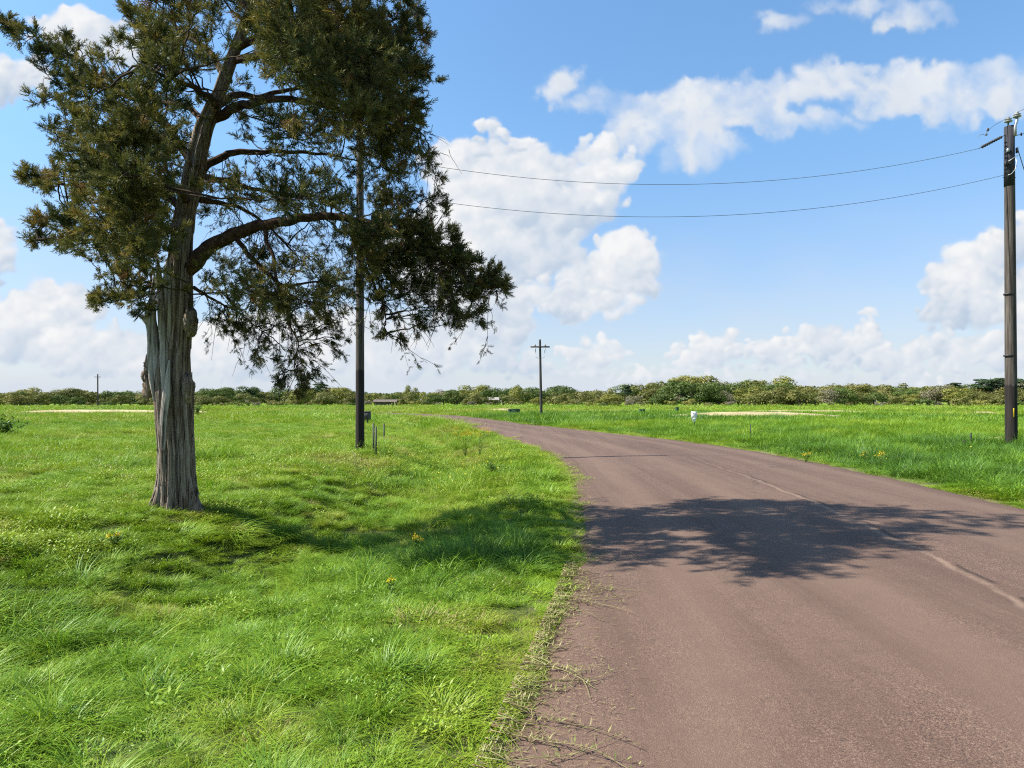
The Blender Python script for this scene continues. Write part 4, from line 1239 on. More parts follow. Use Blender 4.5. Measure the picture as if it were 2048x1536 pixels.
# ------------------------------------------------------------------ stakes, boxes and the sign
def t_post(px, d, y_top, label, group, name='steel_post', lean=0.0, w=.045):
    x = (px - CX) / F * d; z = ground_z(x, d); zt = EYE + (HY - y_top) / F * d
    t = thing(name, label, 'post', (x, d, z), group)
    b = MB()
    h = zt - z + .3
    sh = np.array([[1, 0, lean], [0, 1, 0], [0, 0, 1]])
    b.box((x + lean * h / 2, d, z - .3 + h / 2), (w, .010, h), tilt=sh)
    b.box((x + lean * h / 2, d + .0245, z - .3 + h / 2), (.010, .038, h), tilt=sh)
    b.build('stake', M['post'], t)
    return t


g = 'dark steel posts standing in the grass'
t_post(747, 18.4, 846, 'taller dark steel post of the pair right of the tarred pole foot', g, w=.05)
t_post(752, 18.0, 853, 'shorter dark steel post close beside a taller one near the pole foot', g, w=.045)
t_post(768, 24.0, 847, 'lone thin dark post farther right of the pair by the tarred pole', g, w=.05)
t_post(1501, 26.0, 849, 'thin dark post alone in tall grass right of the white sign', g, w=.035)
t_post(1929, 19.6, 880, 'short dark post left of its taller twin near the yellow-tagged pole', g, w=.05)
t_post(1942, 20.8, 866, 'taller dark post beside a short one left of the yellow-tagged pole', g, w=.05)

# sign with an info box below, on a stake
sd = 36.0; sx = (1388 - CX) / F * sd; sz = ground_z(sx, sd)
sg = thing('yard_sign', 'small white sign with grey print on a dark stake in the grass', 'sign', (sx, sd, sz))
zt, zb = EYE + (HY - 823) / F * sd, EYE + (HY - 837.5) / F * sd
b = MB(); b.box((sx, sd, (zt + zb) / 2), (.30, .02, zt - zb)); panel = b.build('panel', M['white'], sg)
b = MB(); b.blob((sx - .015, sd - .0112, zt - .115), (.035, .0012, .034), .25, 3, 4, 18, 12); b.build('emblem', M['ink'], panel)
b = MB()
for q, (w, zz) in enumerate(((.15, .215), (.12, .245), (.16, .275), (.10, .305))):
    xx = sx - .07
    while xx < sx - .07 + w:
        ww = random.uniform(.012, .03)
        b.box((xx + ww / 2, sd - .0112, zt - zz), (ww, .002, .010)); xx += ww + .008
b.build('print', M['faint'], panel)
zc = EYE + (HY - 843) / F * sd
b = MB()
V = np.array([[-.075, -.05, zb - .006], [.075, -.05, zb - .006], [.055, -.03, zc], [-.055, -.03, zc], [-.075, .02, zb - .006], [.075, .02, zb - .006], [.055, .01, zc], [-.055, .01, zc]]) + np.array([sx, sd, 0])
b.add(V, [[0, 3, 2, 1], [4, 5, 6, 7], [0, 1, 5, 4], [1, 2, 6, 5], [2, 3, 7, 6], [3, 0, 4, 7]]); b.build('leaflet_holder', M['white'], sg, smooth=False)
b = MB(); b.box((sx + .03, sd + .03, (sz - .3 + zt - .05) / 2), (.035, .03, zt - .05 - sz + .3), bev=.003); b.build('stake', M['post'], sg)


def utility_box(px, d, w, h, label, mat, lift=0.0):
    x = (px - CX) / F * d; z = ground_z(x, d)
    t = thing('utility_box', label, 'utility box', (x, d, z), 'utility boxes in the meadow')
    b = MB(); b.box((x, d, z + lift + h / 2 - .05), (w, w * .8, h + .1), bev=.02); b.build('cabinet', mat, t)
    b = MB(); b.box((x, d - .03, z + lift + h + .034), (w * 1.06, w * .9, .06), bev=.02); b.build('lid', mat, t)
    b = MB(); b.box((x, d - w * .4 - .008, z + lift + h * .5), (w * .8, .012, h * .75), bev=.003); b.build('door', mat, t)
    return t


utility_box(1028, 70, 1.2, .60, 'low green utility box by the pale strip left of the crossarm pole', M['boxgreen'])
utility_box(1284, 66, .55, .52, 'green utility box midway between the crossarm pole and white sign', M['boxgreen'])
utility_box(1354, 76, .36, .66, 'small dark green box in the meadow just left of the white sign', M['boxgreen'])
bx = utility_box(735, 40, .36, .34, 'dark grey box on a short stand just right of the tarred pole', M['boxgrey'], .42)
x = (735 - CX) / F * 40; z = ground_z(x, 40)
b = MB(); b.tube([[x, 40, z - .2], [x, 40, z + .40]], .045, 10); b.build('stand', M['boxgrey'], bx)

# ------------------------------------------------------------------ goldenrod
def goldenrod(px, d, y_top, label, n=7, seed=0, hue=0.0, m=36, hs=.040):
    r = np.random.default_rng(400 + seed)
    x = (px - CX) / F * d; z = ground_z(x, d); h = max(EYE + (HY - y_top) / F * d - z, .18)
    t = thing('goldenrod', label, 'flower', (x, d, z), 'yellow flowering weeds')
    sb, fb, lb = MB(), MB(), MB()
    for q in range(n):
        a = r.uniform(0, 2 * PI); ln = r.uniform(.1, .45); hh = h * r.uniform(.7, 1.0)
        t6 = np.linspace(0, 1, 7)[:, None]
        p = np.array([x, d, z]) + np.array([math.cos(a), math.sin(a), 0]) * (t6 ** 1.5) * ln * hh + np.array([0, 0, hh]) * t6 + r.normal(0, .006, (7, 3))
        sb.tube(p, np.linspace(.006, .003, 7), 6, .5)
        for k in range(16):
            c = p[r.integers(1, 6)]; az = r.uniform(0, 2 * PI)
            leaf_quad(lb, c, (math.cos(az), math.sin(az)), r.uniform(.05, .11), .010, r.uniform(0, 1), r.uniform(.2, 1.2))
        c = p[-1] + r.normal(0, 1, (m, 3)) * np.array([hs, hs, hs * .7])
        dd = r.normal(0, 1, (m, 3)) + np.array([0, 0, .8]); dd /= np.linalg.norm(dd, axis=1)[:, None]
        ss = np.cross(dd, r.normal(0, 1, (m, 3))); ss /= np.linalg.norm(ss, axis=1)[:, None]; s2 = np.cross(dd, ss)
        k_ = .009
        fb.add(np.stack([c - ss * k_, c - s2 * k_, c + ss * k_, c + s2 * k_], 1).reshape(-1, 3), np.arange(4 * m).reshape(-1, 4), None, np.repeat(np.clip(r.uniform(0, 1, m) - hue, 0, 1), 4))
    sb.build('stem', M['stem'], t); lb.build('foliage', M['stem'], t, False); fb.build('blossom', M['petal'], t, False)
    return t


goldenrod(930, 22.5, 848, 'orange-yellow flowering weed at the inner curve of the road, taller of a pair', 8, 1, .5, 60, .06)
goldenrod(959, 21.5, 853, 'orange-yellow flowering weed at the inner road curve, right of a taller one', 6, 2, .5, 50, .055)
goldenrod(834, 7.4, 1072, 'yellow flowering weed at the sunny edge of the cedar shadow', 4, 3, 0, 26, .020)
goldenrod(781, 5.6, 1188, 'single small yellow flower in near grass below the cedar shadow', 1, 4, 0, 24, .016)
goldenrod(1612, 17.6, 902, 'yellow flowers at the far road edge, directly below the lone thin post', 4, 5, .2, 22, .035)
goldenrod(1730, 17.2, 903, 'small yellow flowers left of a brighter clump on the right verge', 3, 6, .2, 16, .03)
goldenrod(1762, 16.4, 905, 'brighter yellow flower clump on the verge left of the tagged pole', 4, 7, .2, 22, .035)
goldenrod(727, 19.4, 872, 'orange flowers hugging the foot of the tarred pole', 4, 8, .5, 20, .04)
goldenrod(232, 6.9, 1118, 'tiny yellow flowers in short grass left below the cedar trunk', 3, 9, 0, 12, .014)

# small yellow blossom drifts in the ditch and the field
rng = np.random.default_rng(23)
b = MB()
for (px, d0, d1, sp, n) in ((850, 13, 20, .9, 120), (905, 14, 23, .9, 120), (975, 16, 22, .6, 110), (640, 30, 50, 6, 60), (780, 28, 45, 3, 60), (1720, 15.5, 18, 1.0, 60)):
    for q in range(n):
        d = rng.uniform(d0, d1); x = (px - CX) / F * d + rng.normal(0, sp)
        dl, dr = edges(np.array([x]), np.array([d]))
        if max(dl[0], dr[0]) < .3: continue
        z = ground_z(x, d) + rng.uniform(.14, .34)
        c = np.array([x, d, z]); k = rng.uniform(.008, .015)
        dd = rng.normal(0, .5, 3) + np.array([0, -.3, 1]); dd /= np.linalg.norm(dd)
        ss = np.cross(dd, [1, .2, 0]); ss /= np.linalg.norm(ss); s2 = np.cross(dd, ss)
        b.add([c - ss * k, c - s2 * k, c + ss * k, c + s2 * k], [[0, 1, 2, 3]], None, rng.uniform(.4, 1))
tag(b.build('yellow_wildflower_drift', M['petal'], None, False), 'tiny yellow blossoms scattered through the ditch grass', 'wildflowers', kind='stuff')

# a leafy dark plant at the left edge and one on the inner verge
def weed_bush(px, d, h, r_, label, seed):
    r = np.random.default_rng(800 + seed)
    x = (px - CX) / F * d; z = ground_z(x, d)
    t = thing('leafy_weed', label, 'plant', (x, d, z))
    sb, lb = MB(), MB()
    for q in range(26):
        a = r.uniform(0, 2 * PI); rr = r_ * r.uniform(.1, 1); hh = h * r.uniform(.6, 1.05) * (1 - .35 * (rr / r_) ** 2)
        t6 = np.linspace(0, 1, 6)[:, None]
        p = np.array([x, d, z]) + np.array([math.cos(a), math.sin(a), 0]) * rr * t6 ** 1.3 + np.array([0, 0, hh]) * t6
        sb.tube(p, np.linspace(.007, .003, 6), 5, .3)
        for k in range(34):
            c = p[r.integers(1, 6)] + r.normal(0, .02, 3); az = r.uniform(0, 2 * PI)
            leaf_quad(lb, c, (math.cos(az), math.sin(az)), h * r.uniform(.10, .20), h * .028, r.uniform(0, .5), r.uniform(-.2, 1))
    sb.build('stem', M['stem'], t); lb.build('foliage', M['stem'], t, False)


weed_bush(8, 27, .85, .8, 'dark leafy weed clump at the left edge of the meadow', 1)
weed_bush(985, 15.5, .34, .34, 'dark leafy weed on the inner verge below the orange flowers', 2)
weed_bush(395, 60, 1.1, 1.0, 'low green bush peeking out directly right of the cedar trunk', 3)

# ------------------------------------------------------------------ far trees
def crown_mesh(name, lobes, n, leaf, mat, seed, inner=.25, flat=1.0):
    r = np.random.default_rng(seed)
    b = MB()
    w = np.array([l[3] * l[4] for l in lobes]); w = w / w.sum()
    for (cx, cy, cz, rx, rzz), ww in zip(lobes, w):
        m = max(12, int(n * ww))
        d = r.normal(0, 1, (m, 3)); d /= np.linalg.norm(d, axis=1)[:, None]
        d[:, 2] = np.where(d[:, 2] < -.35, -d[:, 2] * .8, d[:, 2])
        nz = fbm(d[:, 0] * 2.2 + cx + 10, d[:, 1] * 2.2 + d[:, 2] * 2 + cz + 10, seed, 3)
        rad = np.where(r.uniform(0, 1, m) < inner, r.uniform(.35, .9, m), r.uniform(.86, 1.08, m)) * (.72 + .56 * nz)
        c = np.array([cx, cy, cz]) + d * rad[:, None] * np.array([rx, rx, rzz])
        nn = d + r.normal(0, .34, (m, 3)); nn /= np.linalg.norm(nn, axis=1)[:, None]
        s = np.cross(nn, r.normal(0, 1, (m, 3))); s /= np.linalg.norm(s, axis=1)[:, None]; s2 = np.cross(nn, s)
        k = (leaf * r.uniform(.5, 1.3, m))[:, None]
        V = np.stack([c - s * k - s2 * k * .3, c + s2 * k * .8 - s * k * .2, c + s * k + s2 * k * .2, c - s2 * k * .8 + s * k * .3], 1)
        b.add(V.reshape(-1, 3), np.arange(4 * m).reshape(-1, 4), None, np.repeat(np.clip(.5 + r.normal(0, .09, m) + .35 * (nz - .5), 0, 1), 4))
    return b.mesh(name, mat, False)


def trunk_mesh(name, h, r0, limbs, mat, seed):
    r = np.random.default_rng(seed)
    b = MB()
    z = np.linspace(-.05, h, 8)
    b.tube(np.stack([np.cumsum(r.normal(0, .008, 8)), np.cumsum(r.normal(0, .008, 8)), z], -1), np.linspace(r0, r0 * .55, 8), 8)
    for q in range(limbs):
        a = r.uniform(0, 2 * PI); z0 = h * r.uniform(.45, .98); L = r.uniform(.2, .42)
        t = np.linspace(0, 1, 6)[:, None]
        p = np.array([0, 0, z0]) + np.array([math.cos(a), math.sin(a), .0]) * L * t + np.array([0, 0, .35]) * t ** 1.2 * r.uniform(.4, 1)
        b.tube(p, np.linspace(r0 * .5, r0 * .12, 6), 6)
    return b.mesh(name, mat)


def lobes_round(seed, n=9, rx=.42, low=.38, top=.88, rz_=.22):
    r = np.random.default_rng(seed)
    out = [(0, 0, .52, rx * .66, .30)]
    for q in range(n):
        a = r.uniform(0, 2 * PI); z = r.uniform(low, top)
        rr = rx * (1 - ((z - .5) / .62) ** 2) ** .5 * r.uniform(.5, .95)
        k = r.uniform(.17, .30)
        out.append((rr * math.cos(a), rr * math.sin(a), z, k, k * r.uniform(.75, 1.05)))
    return out


def lobes_pine(seed):
    r = np.random.default_rng(seed); out = []
    for q in range(9):
        z = .55 + .42 * q / 9; rr = .20 * (1.05 - (z - .55) / .62) * r.uniform(.3, 1.1); a = r.uniform(0, 2 * PI)
        out.append((rr * math.cos(a), rr * math.sin(a), z, r.uniform(.09, .15), r.uniform(.04, .07)))
    return out


KINDS = {}


def kind(name, mat, lobes, n, leaf, h, r0, limbs, seed):
    KINDS.setdefault(name, []).append((crown_mesh(name + '_crown', lobes, n, leaf, M[mat], seed), trunk_mesh(name + '_trunk', h, r0, limbs, M['wood'], seed + 1)))


for q in range(3):
    kind('oak_tree', 'oak', lobes_round(10 + q, 14, .55, .14, .86, .26), 4200, .025, .42, .040, 5, 10 + q)
    kind('bushy_tree', 'olive', lobes_round(20 + q, 13, .62, .10, .84, .26), 4200, .026, .34, .035, 5, 20 + q)
    kind('yellow_green_tree', 'yellow', lobes_round(30 + q, 12, .56, .10, .86, .28), 3800, .026, .34, .032, 5, 30 + q)
    kind('bare_tree', 'grey', lobes_round(40 + q, 12, .48, .14, .86, .26), 2400, .020, .50, .030, 9, 40 + q)
for q in range(2):
    kind('pine_tree', 'pine', lobes_pine(50 + q), 1500, .026, .80, .022, 7, 50 + q)
SHRUBS = []
for q, mt in enumerate(('olive', 'yellow', 'oak', 'grey', 'olive', 'yellow')):
    lob = lobes_round(60 + q, 8, .75, .10, .70, .36)
    SHRUBS.append((mt, crown_mesh('shrub', lob, 1500, .045, M[mt], 60 + q)))

ZONES = [(-9999, 195, 'left of the far-left pole'), (195, 305, 'between far-left pole and cedar trunk'), (305, 545, 'right of the cedar trunk'), (545, 720, 'left of the tarred pole'),
         (720, 900, 'right of the tarred pole'), (900, 1082, 'left of the crossarm pole'), (1082, 1235, 'right of the crossarm pole'), (1235, 1388, 'left of the white sign'),
         (1388, 1560, 'right of the white sign'), (1560, 1790, 'between sign and tagged pole'), (1790, 2023, 'left of the yellow-tagged pole'), (2023, 99999, 'right of the yellow-tagged pole')]
LOOK = {'oak_tree': 'dark round oak', 'bushy_tree': 'olive bushy tree', 'yellow_green_tree': 'yellow-green tree', 'bare_tree': 'grey half-bare tree', 'pine_tree': 'tall dark pine'}
ROWS = {0: 'back row', 1: 'middle row', 2: 'front row'}
ORD = ['first', 'second', 'third', 'fourth', 'fifth', 'sixth', 'seventh', 'eighth', 'ninth', 'tenth', 'eleventh', 'twelfth', 'thirteenth', 'fourteenth', 'fifteenth', 'sixteenth']
TREES = []      # (px, d, height m, kind, variant, width factor, row, own label)


def prof(px):
    xs = [-150, 0, 50, 100, 160, 200, 260, 300, 390, 425, 465, 500, 545, 580, 605, 640, 680, 720, 760, 820, 860, 900, 940, 980, 1020, 1060, 1100, 1160, 1200, 1230, 1280, 1310, 1350, 1380, 1400, 1425, 1460, 1500, 1540, 1580, 1620, 1650, 1700, 1740, 1780, 1830, 1870, 1890, 1940, 2000, 2048, 2200]
    ys = [785, 785, 782, 783, 779, 784, 785, 787, 784, 778, 780, 780, 784, 786, 780, 775, 780, 786, 786, 784, 785, 780, 779, 780, 786, 785, 781, 784, 782, 788, 780, 772, 770, 766, 768, 778, 775, 772, 771, 774, 773, 776, 774, 772, 777, 776, 772, 774, 777, 775, 774, 772]
    return np.interp(px, xs, ys) - np.interp(px, [900, 1300], [1.0, 4.0])


rng = np.random.default_rng(42)
px = -150.0
while px < 2200:
    d = rng.uniform(296, 325); top = prof(px) + rng.uniform(-9, 6)
    rightish = np.interp(px, [0, 700, 1200, 2048], [0, .3, .6, 1])
    k = rng.choice(['oak_tree', 'bushy_tree', 'yellow_green_tree', 'bare_tree'], p=[.46 - .14 * rightish, .36, .10 + .12 * rightish, .08 + .02 * rightish])
    TREES.append((px, d, None, k, rng.integers(0, 3), rng.uniform(1.15, 1.7), 0, None, top)); px += rng.uniform(22, 44)
px = -160.0
while px < 2210:
    d = rng.uniform(252, 282); top = prof(px) + rng.uniform(-1, 18)
    rightish = np.interp(px, [0, 700, 1200, 2048], [0, .3, .6, 1])
    k = rng.choice(['oak_tree', 'bushy_tree', 'yellow_green_tree', 'bare_tree'], p=[.28 - .06 * rightish, .46 - .06 * rightish, .17 + .04 * rightish, .09 + .08 * rightish])
    TREES.append((px, d, None, k, rng.integers(0, 3), rng.uniform(1.15, 1.8), 1, None, top)); px += rng.uniform(26, 56)
# single trees that stand out
for (px, top, k, wd, d, lab) in (
        (1372, 757, 'oak_tree', 1.55, 275, 'largest dark round oak, rising above the far trees behind the white sign'),
        (1400, 768, 'oak_tree', 1.2, 272, 'dark oak leaning on the right flank of the largest round oak'),
        (1340, 773, 'oak_tree', 1.2, 278, 'dark oak on the left flank of the largest round oak'),
        (1251, 769, 'pine_tree', 1.5, 300, 'lone dark pine poking above the trees left of the big oak'),
        (1123, 773, 'oak_tree', 1.1, 300, 'small dark round crown above the treeline right of the crossarm pole'),
        (638, 766, 'pine_tree', 2.2, 300, 'flat-topped dark pine poking up left of the tarred pole'),
        (455, 776, 'pine_tree', 2.0, 300, 'dark pine above the far trees, first right of the cedar trunk'),
        (500, 777, 'pine_tree', 2.2, 302, 'dark pine above the far trees, second right of the cedar trunk'),
        (425, 776, 'oak_tree', 1.5, 280, 'broad green round tree just right of the cedar trunk'),
        (1032, 774, 'yellow_green_tree', .7, 270, 'slim pale green tree standing up left of the crossarm pole'),
        (822, 775, 'yellow_green_tree', .65, 268, 'slim pale green tree standing up between tarred and crossarm poles'),
        (600, 778, 'yellow_green_tree', 1.5, 262, 'bright yellow-green tree below the hanging cedar branch tips'),
        (1690, 771, 'oak_tree', 1.0, 255, 'bright dark-green tree alone among olive ones midway to the tagged pole'),
        (1598, 774, 'bushy_tree', 1.7, 238, 'wide open-limbed olive tree at the front edge right of the white sign'),
        (1530, 775, 'bushy_tree', 1.6, 242, 'wide pale olive tree at the front edge, left of the open-limbed one'),
        (1872, 765, 'bare_tree', 1.2, 262, 'grey half-bare tree standing tall left of the yellow-tagged pole'),
        (1912, 764, 'pine_tree', 1.9, 300, 'leftmost dark pine above the treeline near the yellow-tagged pole'),
        (1962, 756, 'pine_tree', 2.0, 300, 'left one of two joined dark pines beside the yellow-tagged pole'),
        (1983, 756, 'pine_tree', 2.0, 303, 'right one of two joined dark pines beside the yellow-tagged pole'),
        (2006, 754, 'pine_tree', 1.6, 306, 'thin dark pine half hidden behind the yellow-tagged pole'),
        (2036, 755, 'pine_tree', 2.0, 300, 'dark pine just right of the yellow-tagged pole')):
    TREES.append((px, d, None, k, int(px) % len(KINDS[k]), wd, 1, lab, top))

count = {}
TREES.sort(key=lambda q: q[0])
proto = {}
for (px, d, _, k, v, wd, row, lab, top) in TREES:
    x = (px - CX) / F * d; z = ground_z(x, d)
    h = EYE + (HY - top) / F * d - z
    h = max(h, 3.0)
    if lab is None:
        zi = next(n for n, q in enumerate(ZONES) if q[0] <= px < q[1])
        key = (zi, k, row); count[key] = count.get(key, 0) + 1
        lab = '%s %s of the %s %s' % (ORD[count[key] - 1], LOOK[k], ROWS[row], ZONES[zi][2])
    cm, tm = KINDS[k][v % len(KINDS[k])]
    if (k, v) not in proto:
        t = thing(k, lab, 'tree'); c = bpy.data.objects.new('crown', cm); q = bpy.data.objects.new('trunk', tm)
        COL.objects.link(c); COL.objects.link(q); c.parent = t; q.parent = t
        proto[(k, v)] = t
    else:
        src = proto[(k, v)]
        t = src.copy(); COL.objects.link(t)
        for ch in src.children:
            c = ch.copy(); COL.objects.link(c); c.parent = t
    t['label'] = lab; t['category'] = 'tree'; t['group'] = 'trees along the far edge of the meadow'
    t.location = (x, d, z)
    t.scale = (h * wd, h * wd, h / .98) if k != 'pine_tree' else (h * wd * .8, h * wd * .8, h)
    t.rotation_euler = (0, 0, rng.uniform(0, 2 * PI))

# shrubs along the foot of the wood and out in the meadow
SH = []
px = -150.0
while px < 2200:
    SH.append((px, rng.uniform(232, 256), rng.uniform(1.4, 2.8), rng.integers(0, 6), rng.uniform(.8, 1.2))); px += rng.uniform(28, 66)
for q in ((1180, 190, 2.2, 1), (1205, 176, 1.6, 2), (1232, 196, 2.4, 0), (1283, 200, 1.3, 1), (1343, 205, 2.5, 1), (1381, 196, 2.8, 5), (1415, 205, 2.0, 4), (1448, 205, 1.6, 5), (1851, 210, 3.6, 2), (1920, 205, 4.0, 0), (1960, 215, 3.0, 1), (1130, 230, 2.2, 5), (560, 226, 2.0, 4)):
    SH.append((*q, 1.0))
SH.sort(key=lambda q: q[0])
SLOOK = {'olive': 'low olive shrub', 'yellow': 'low yellowish shrub', 'oak': 'low dark green shrub', 'grey': 'low brownish shrub'}
count = {}
for (px, d, h, v, wd) in SH:
    mt, me = SHRUBS[v]
    x = (px - CX) / F * d; z = ground_z(x, d)
    zi = next(n for n, q in enumerate(ZONES) if q[0] <= px < q[1])
    key = (zi, mt); count[key] = count.get(key, 0) + 1
    o = bpy.data.objects.new('shrub', me); COL.objects.link(o)
    tag(o, '%s %s below the far trees %s' % (ORD[count[key] - 1], SLOOK[mt], ZONES[zi][2]), 'shrub', 'shrubs at the foot of the far trees')
    o.location = (x, d, z - .15); o.scale = (h * wd * 1.1, h * wd * 1.1, h); o.rotation_euler = (0, 0, rng.uniform(0, 2 * PI))

# the wood behind them, one mass
b = MB()
r = np.random.default_rng(9)
n = 26000
ang = r.uniform(-.95, .95, n); d = r.uniform(335, 420, n)
x, y = d * np.tan(ang), d
top = np.interp(x / d * F + CX, np.linspace(-900, 2900, 200), 786 + 6 * (fbm(np.linspace(0, 60, 200), np.zeros(200), 4, 3) - .5) * 2)
hh = np.maximum(EYE + (HY - np.minimum(top, prof(x / d * F + CX) + 4)) / F * d, 3.5) + .8
z = height(x, y) + hh * r.uniform(0, 1, n) ** .7
c = np.stack([x, y, z], -1)
nn = r.normal(0, 1, (n, 3)) + np.array([0, -.6, .5]); nn /= np.linalg.norm(nn, axis=1)[:, None]
s = np.cross(nn, r.normal(0, 1, (n, 3))); s /= np.linalg.norm(s, axis=1)[:, None]; s2 = np.cross(nn, s)
k = r.uniform(.4, 1.0, n)[:, None]
b.add(np.stack([c - s * k, c - s2 * k * .8, c + s * k, c + s2 * k * .8], 1).reshape(-1, 3), np.arange(4 * n).reshape(-1, 4), None, np.repeat(r.uniform(0, 1, n), 4))
tag(b.build('distant_woods', M['olive'], None, False), 'distant dark woods behind the meadow trees', 'woods', kind='stuff')

# two low farm buildings half hidden among the trees
def shed(name, px, d, w, h, dep, label, wall, roof):
    x = (px - CX) / F * d; z = ground_z(x, d)
    t = thing(name, label, 'building', (x, d, z))
    b = MB(); b.box((x, d, z + h / 2 - .1), (w, dep, h + .2)); b.build('wall', wall, t, False)
    b = MB()
    o_, rh = .4, h * .38
    V = np.array([[-w / 2 - o_, -dep / 2 - o_, h - .12], [w / 2 + o_, -dep / 2 - o_, h - .12], [w / 2 + o_, 0, h + rh], [-w / 2 - o_, 0, h + rh], [-w / 2 - o_, dep / 2 + o_, h - .12], [w / 2 + o_, dep / 2 + o_, h - .12]])
    V = np.vstack([V + [0, 0, .02], V + [0, 0, .16]]) + np.array([x, d, z])
    b.add(V, [[0, 1, 2, 3], [3, 2, 5, 4], [6, 9, 8, 7], [9, 10, 11, 8], [0, 6, 7, 1], [4, 5, 11, 10], [0, 3, 9, 6], [3, 4, 10, 9], [1, 7, 8, 2], [2, 8, 11, 5]]); b.build('roof', roof, t, False)
    b = MB(); b.box((x - w * .2, d - dep / 2 - .03, z + h * .42), (1.3, .06, h * .8)); b.build('door', M['boxgrey'], t, False)
    b = MB(); b.box((x + w * .22, d - dep / 2 - .03, z + h * .55), (1.2, .05, .9)); b.build('window', M['iron'], t, False)


shed('farm_shed', 772, 226, 7.0, 1.7, 4, 'long low shed with brown roof below the trees right of the tarred pole', M['wood'], M['roof'])
shed('farmhouse', 988, 262, 3.2, 2.5, 4, 'small pale farm building between trees left of the crossarm pole', M['wallpaint'], M['wallpaint'])

# ------------------------------------------------------------------ sky
world = bpy.data.worlds.new('World'); SC.world = world
world.use_nodes = True
wt = world.node_tree; wt.nodes.clear()


# clouds computed here as opacity and brightness over azimuth and elevation
AZH, ELH = math.radians(60), math.radians(45)
CUM = (      # cumulus masses: px, py, rx, ry, weight
    (985, 258, 46, 42, 1.0), (1000, 300, 60, 40, 1.0), (915, 325, 80, 62, 1.1), (1060, 335, 110, 62, 1.05), (1190, 325, 90, 62, .95), (1000, 410, 170, 100, 1.2), (1150, 400, 120, 70, .9),
    (930, 520, 170, 110, 1.0), (1090, 500, 120, 60, .5), (1235, 545, 105, 80, 1.05), (1150, 590, 110, 60, .9), (1262, 500, 55, 45, .8), (1040, 600, 80, 45, .75), (960, 630, 140, 70, .8), (1190, 610, 90, 40, .8),
    (-20, 500, 62, 85, 1.0), (110, 625, 100, 78, 1.1), (20, 660, 110, 80, 1.0), (190, 700, 130, 70, .9), (330, 700, 150, 70, .8), (470, 690, 160, 80, .8), (650, 690, 160, 80, .8), (800, 690, 160, 80, .8),
    (150, 65, 110, 62, 1.0), (270, 100, 70, 55, .8), (40, 150, 70, 50, .9), (-40, 160, 90, 60, 1.0),
    (1950, 565, 112, 88, 1.1), (1985, 510, 50, 60, .9), (1880, 625, 60, 50, .9), (2060, 480, 60, 60, .9), (2070, 610, 130, 90, 1.1), (2160, 420, 90, 90, 1.0),
    (1390, 712, 62, 40, 1.0), (1450, 705, 80, 48, 1.0), (1540, 712, 90, 46, .95), (1640, 690, 90, 50, 1.0), (1738, 640, 26, 32, .8), (1715, 690, 70, 50, .95), (1790, 720, 130, 42, .9), (1930, 705, 130, 46, 1.0), (2060, 700, 140, 55, 1.0),
    (1190, 705, 75, 36, .95), (1110, 725, 120, 40, .85), (960, 720, 130, 50, .85), (1290, 755, 150, 26, .65), (1600, 760, 400, 26, .7), (2400, 640, 240, 90, 1.0), (-350, 620, 260, 90, 1.0), (2700, 300, 260, 90, 1), (-600, 330, 220, 90, 1))
SOFT = (     # flatter, veiled masses
    (1390, 225, 130, 75, 1.1), (1330, 260, 130, 60, .9), (1260, 275, 80, 45, .6), (1480, 210, 130, 55, .75), (1600, 185, 120, 42, .7), (1700, 165, 100, 55, .7), (1820, 190, 150, 70, .95), (1960, 190, 190, 75, 1.15), (2120, 180, 200, 75, 1.1), (1430, 300, 90, 36, .5), (1380, 320, 80, 30, .4),
    (1140, 155, 52, 42, .85), (1115, 195, 45, 40, .5), (1215, 205, 70, 40, .40), (1825, 28, 90, 40, .85), (1700, 8, 120, 26, .45), (1570, 50, 60, 30, .35), (1560, 255, 50, 36, .45), (1650, 250, 120, 30, .30))


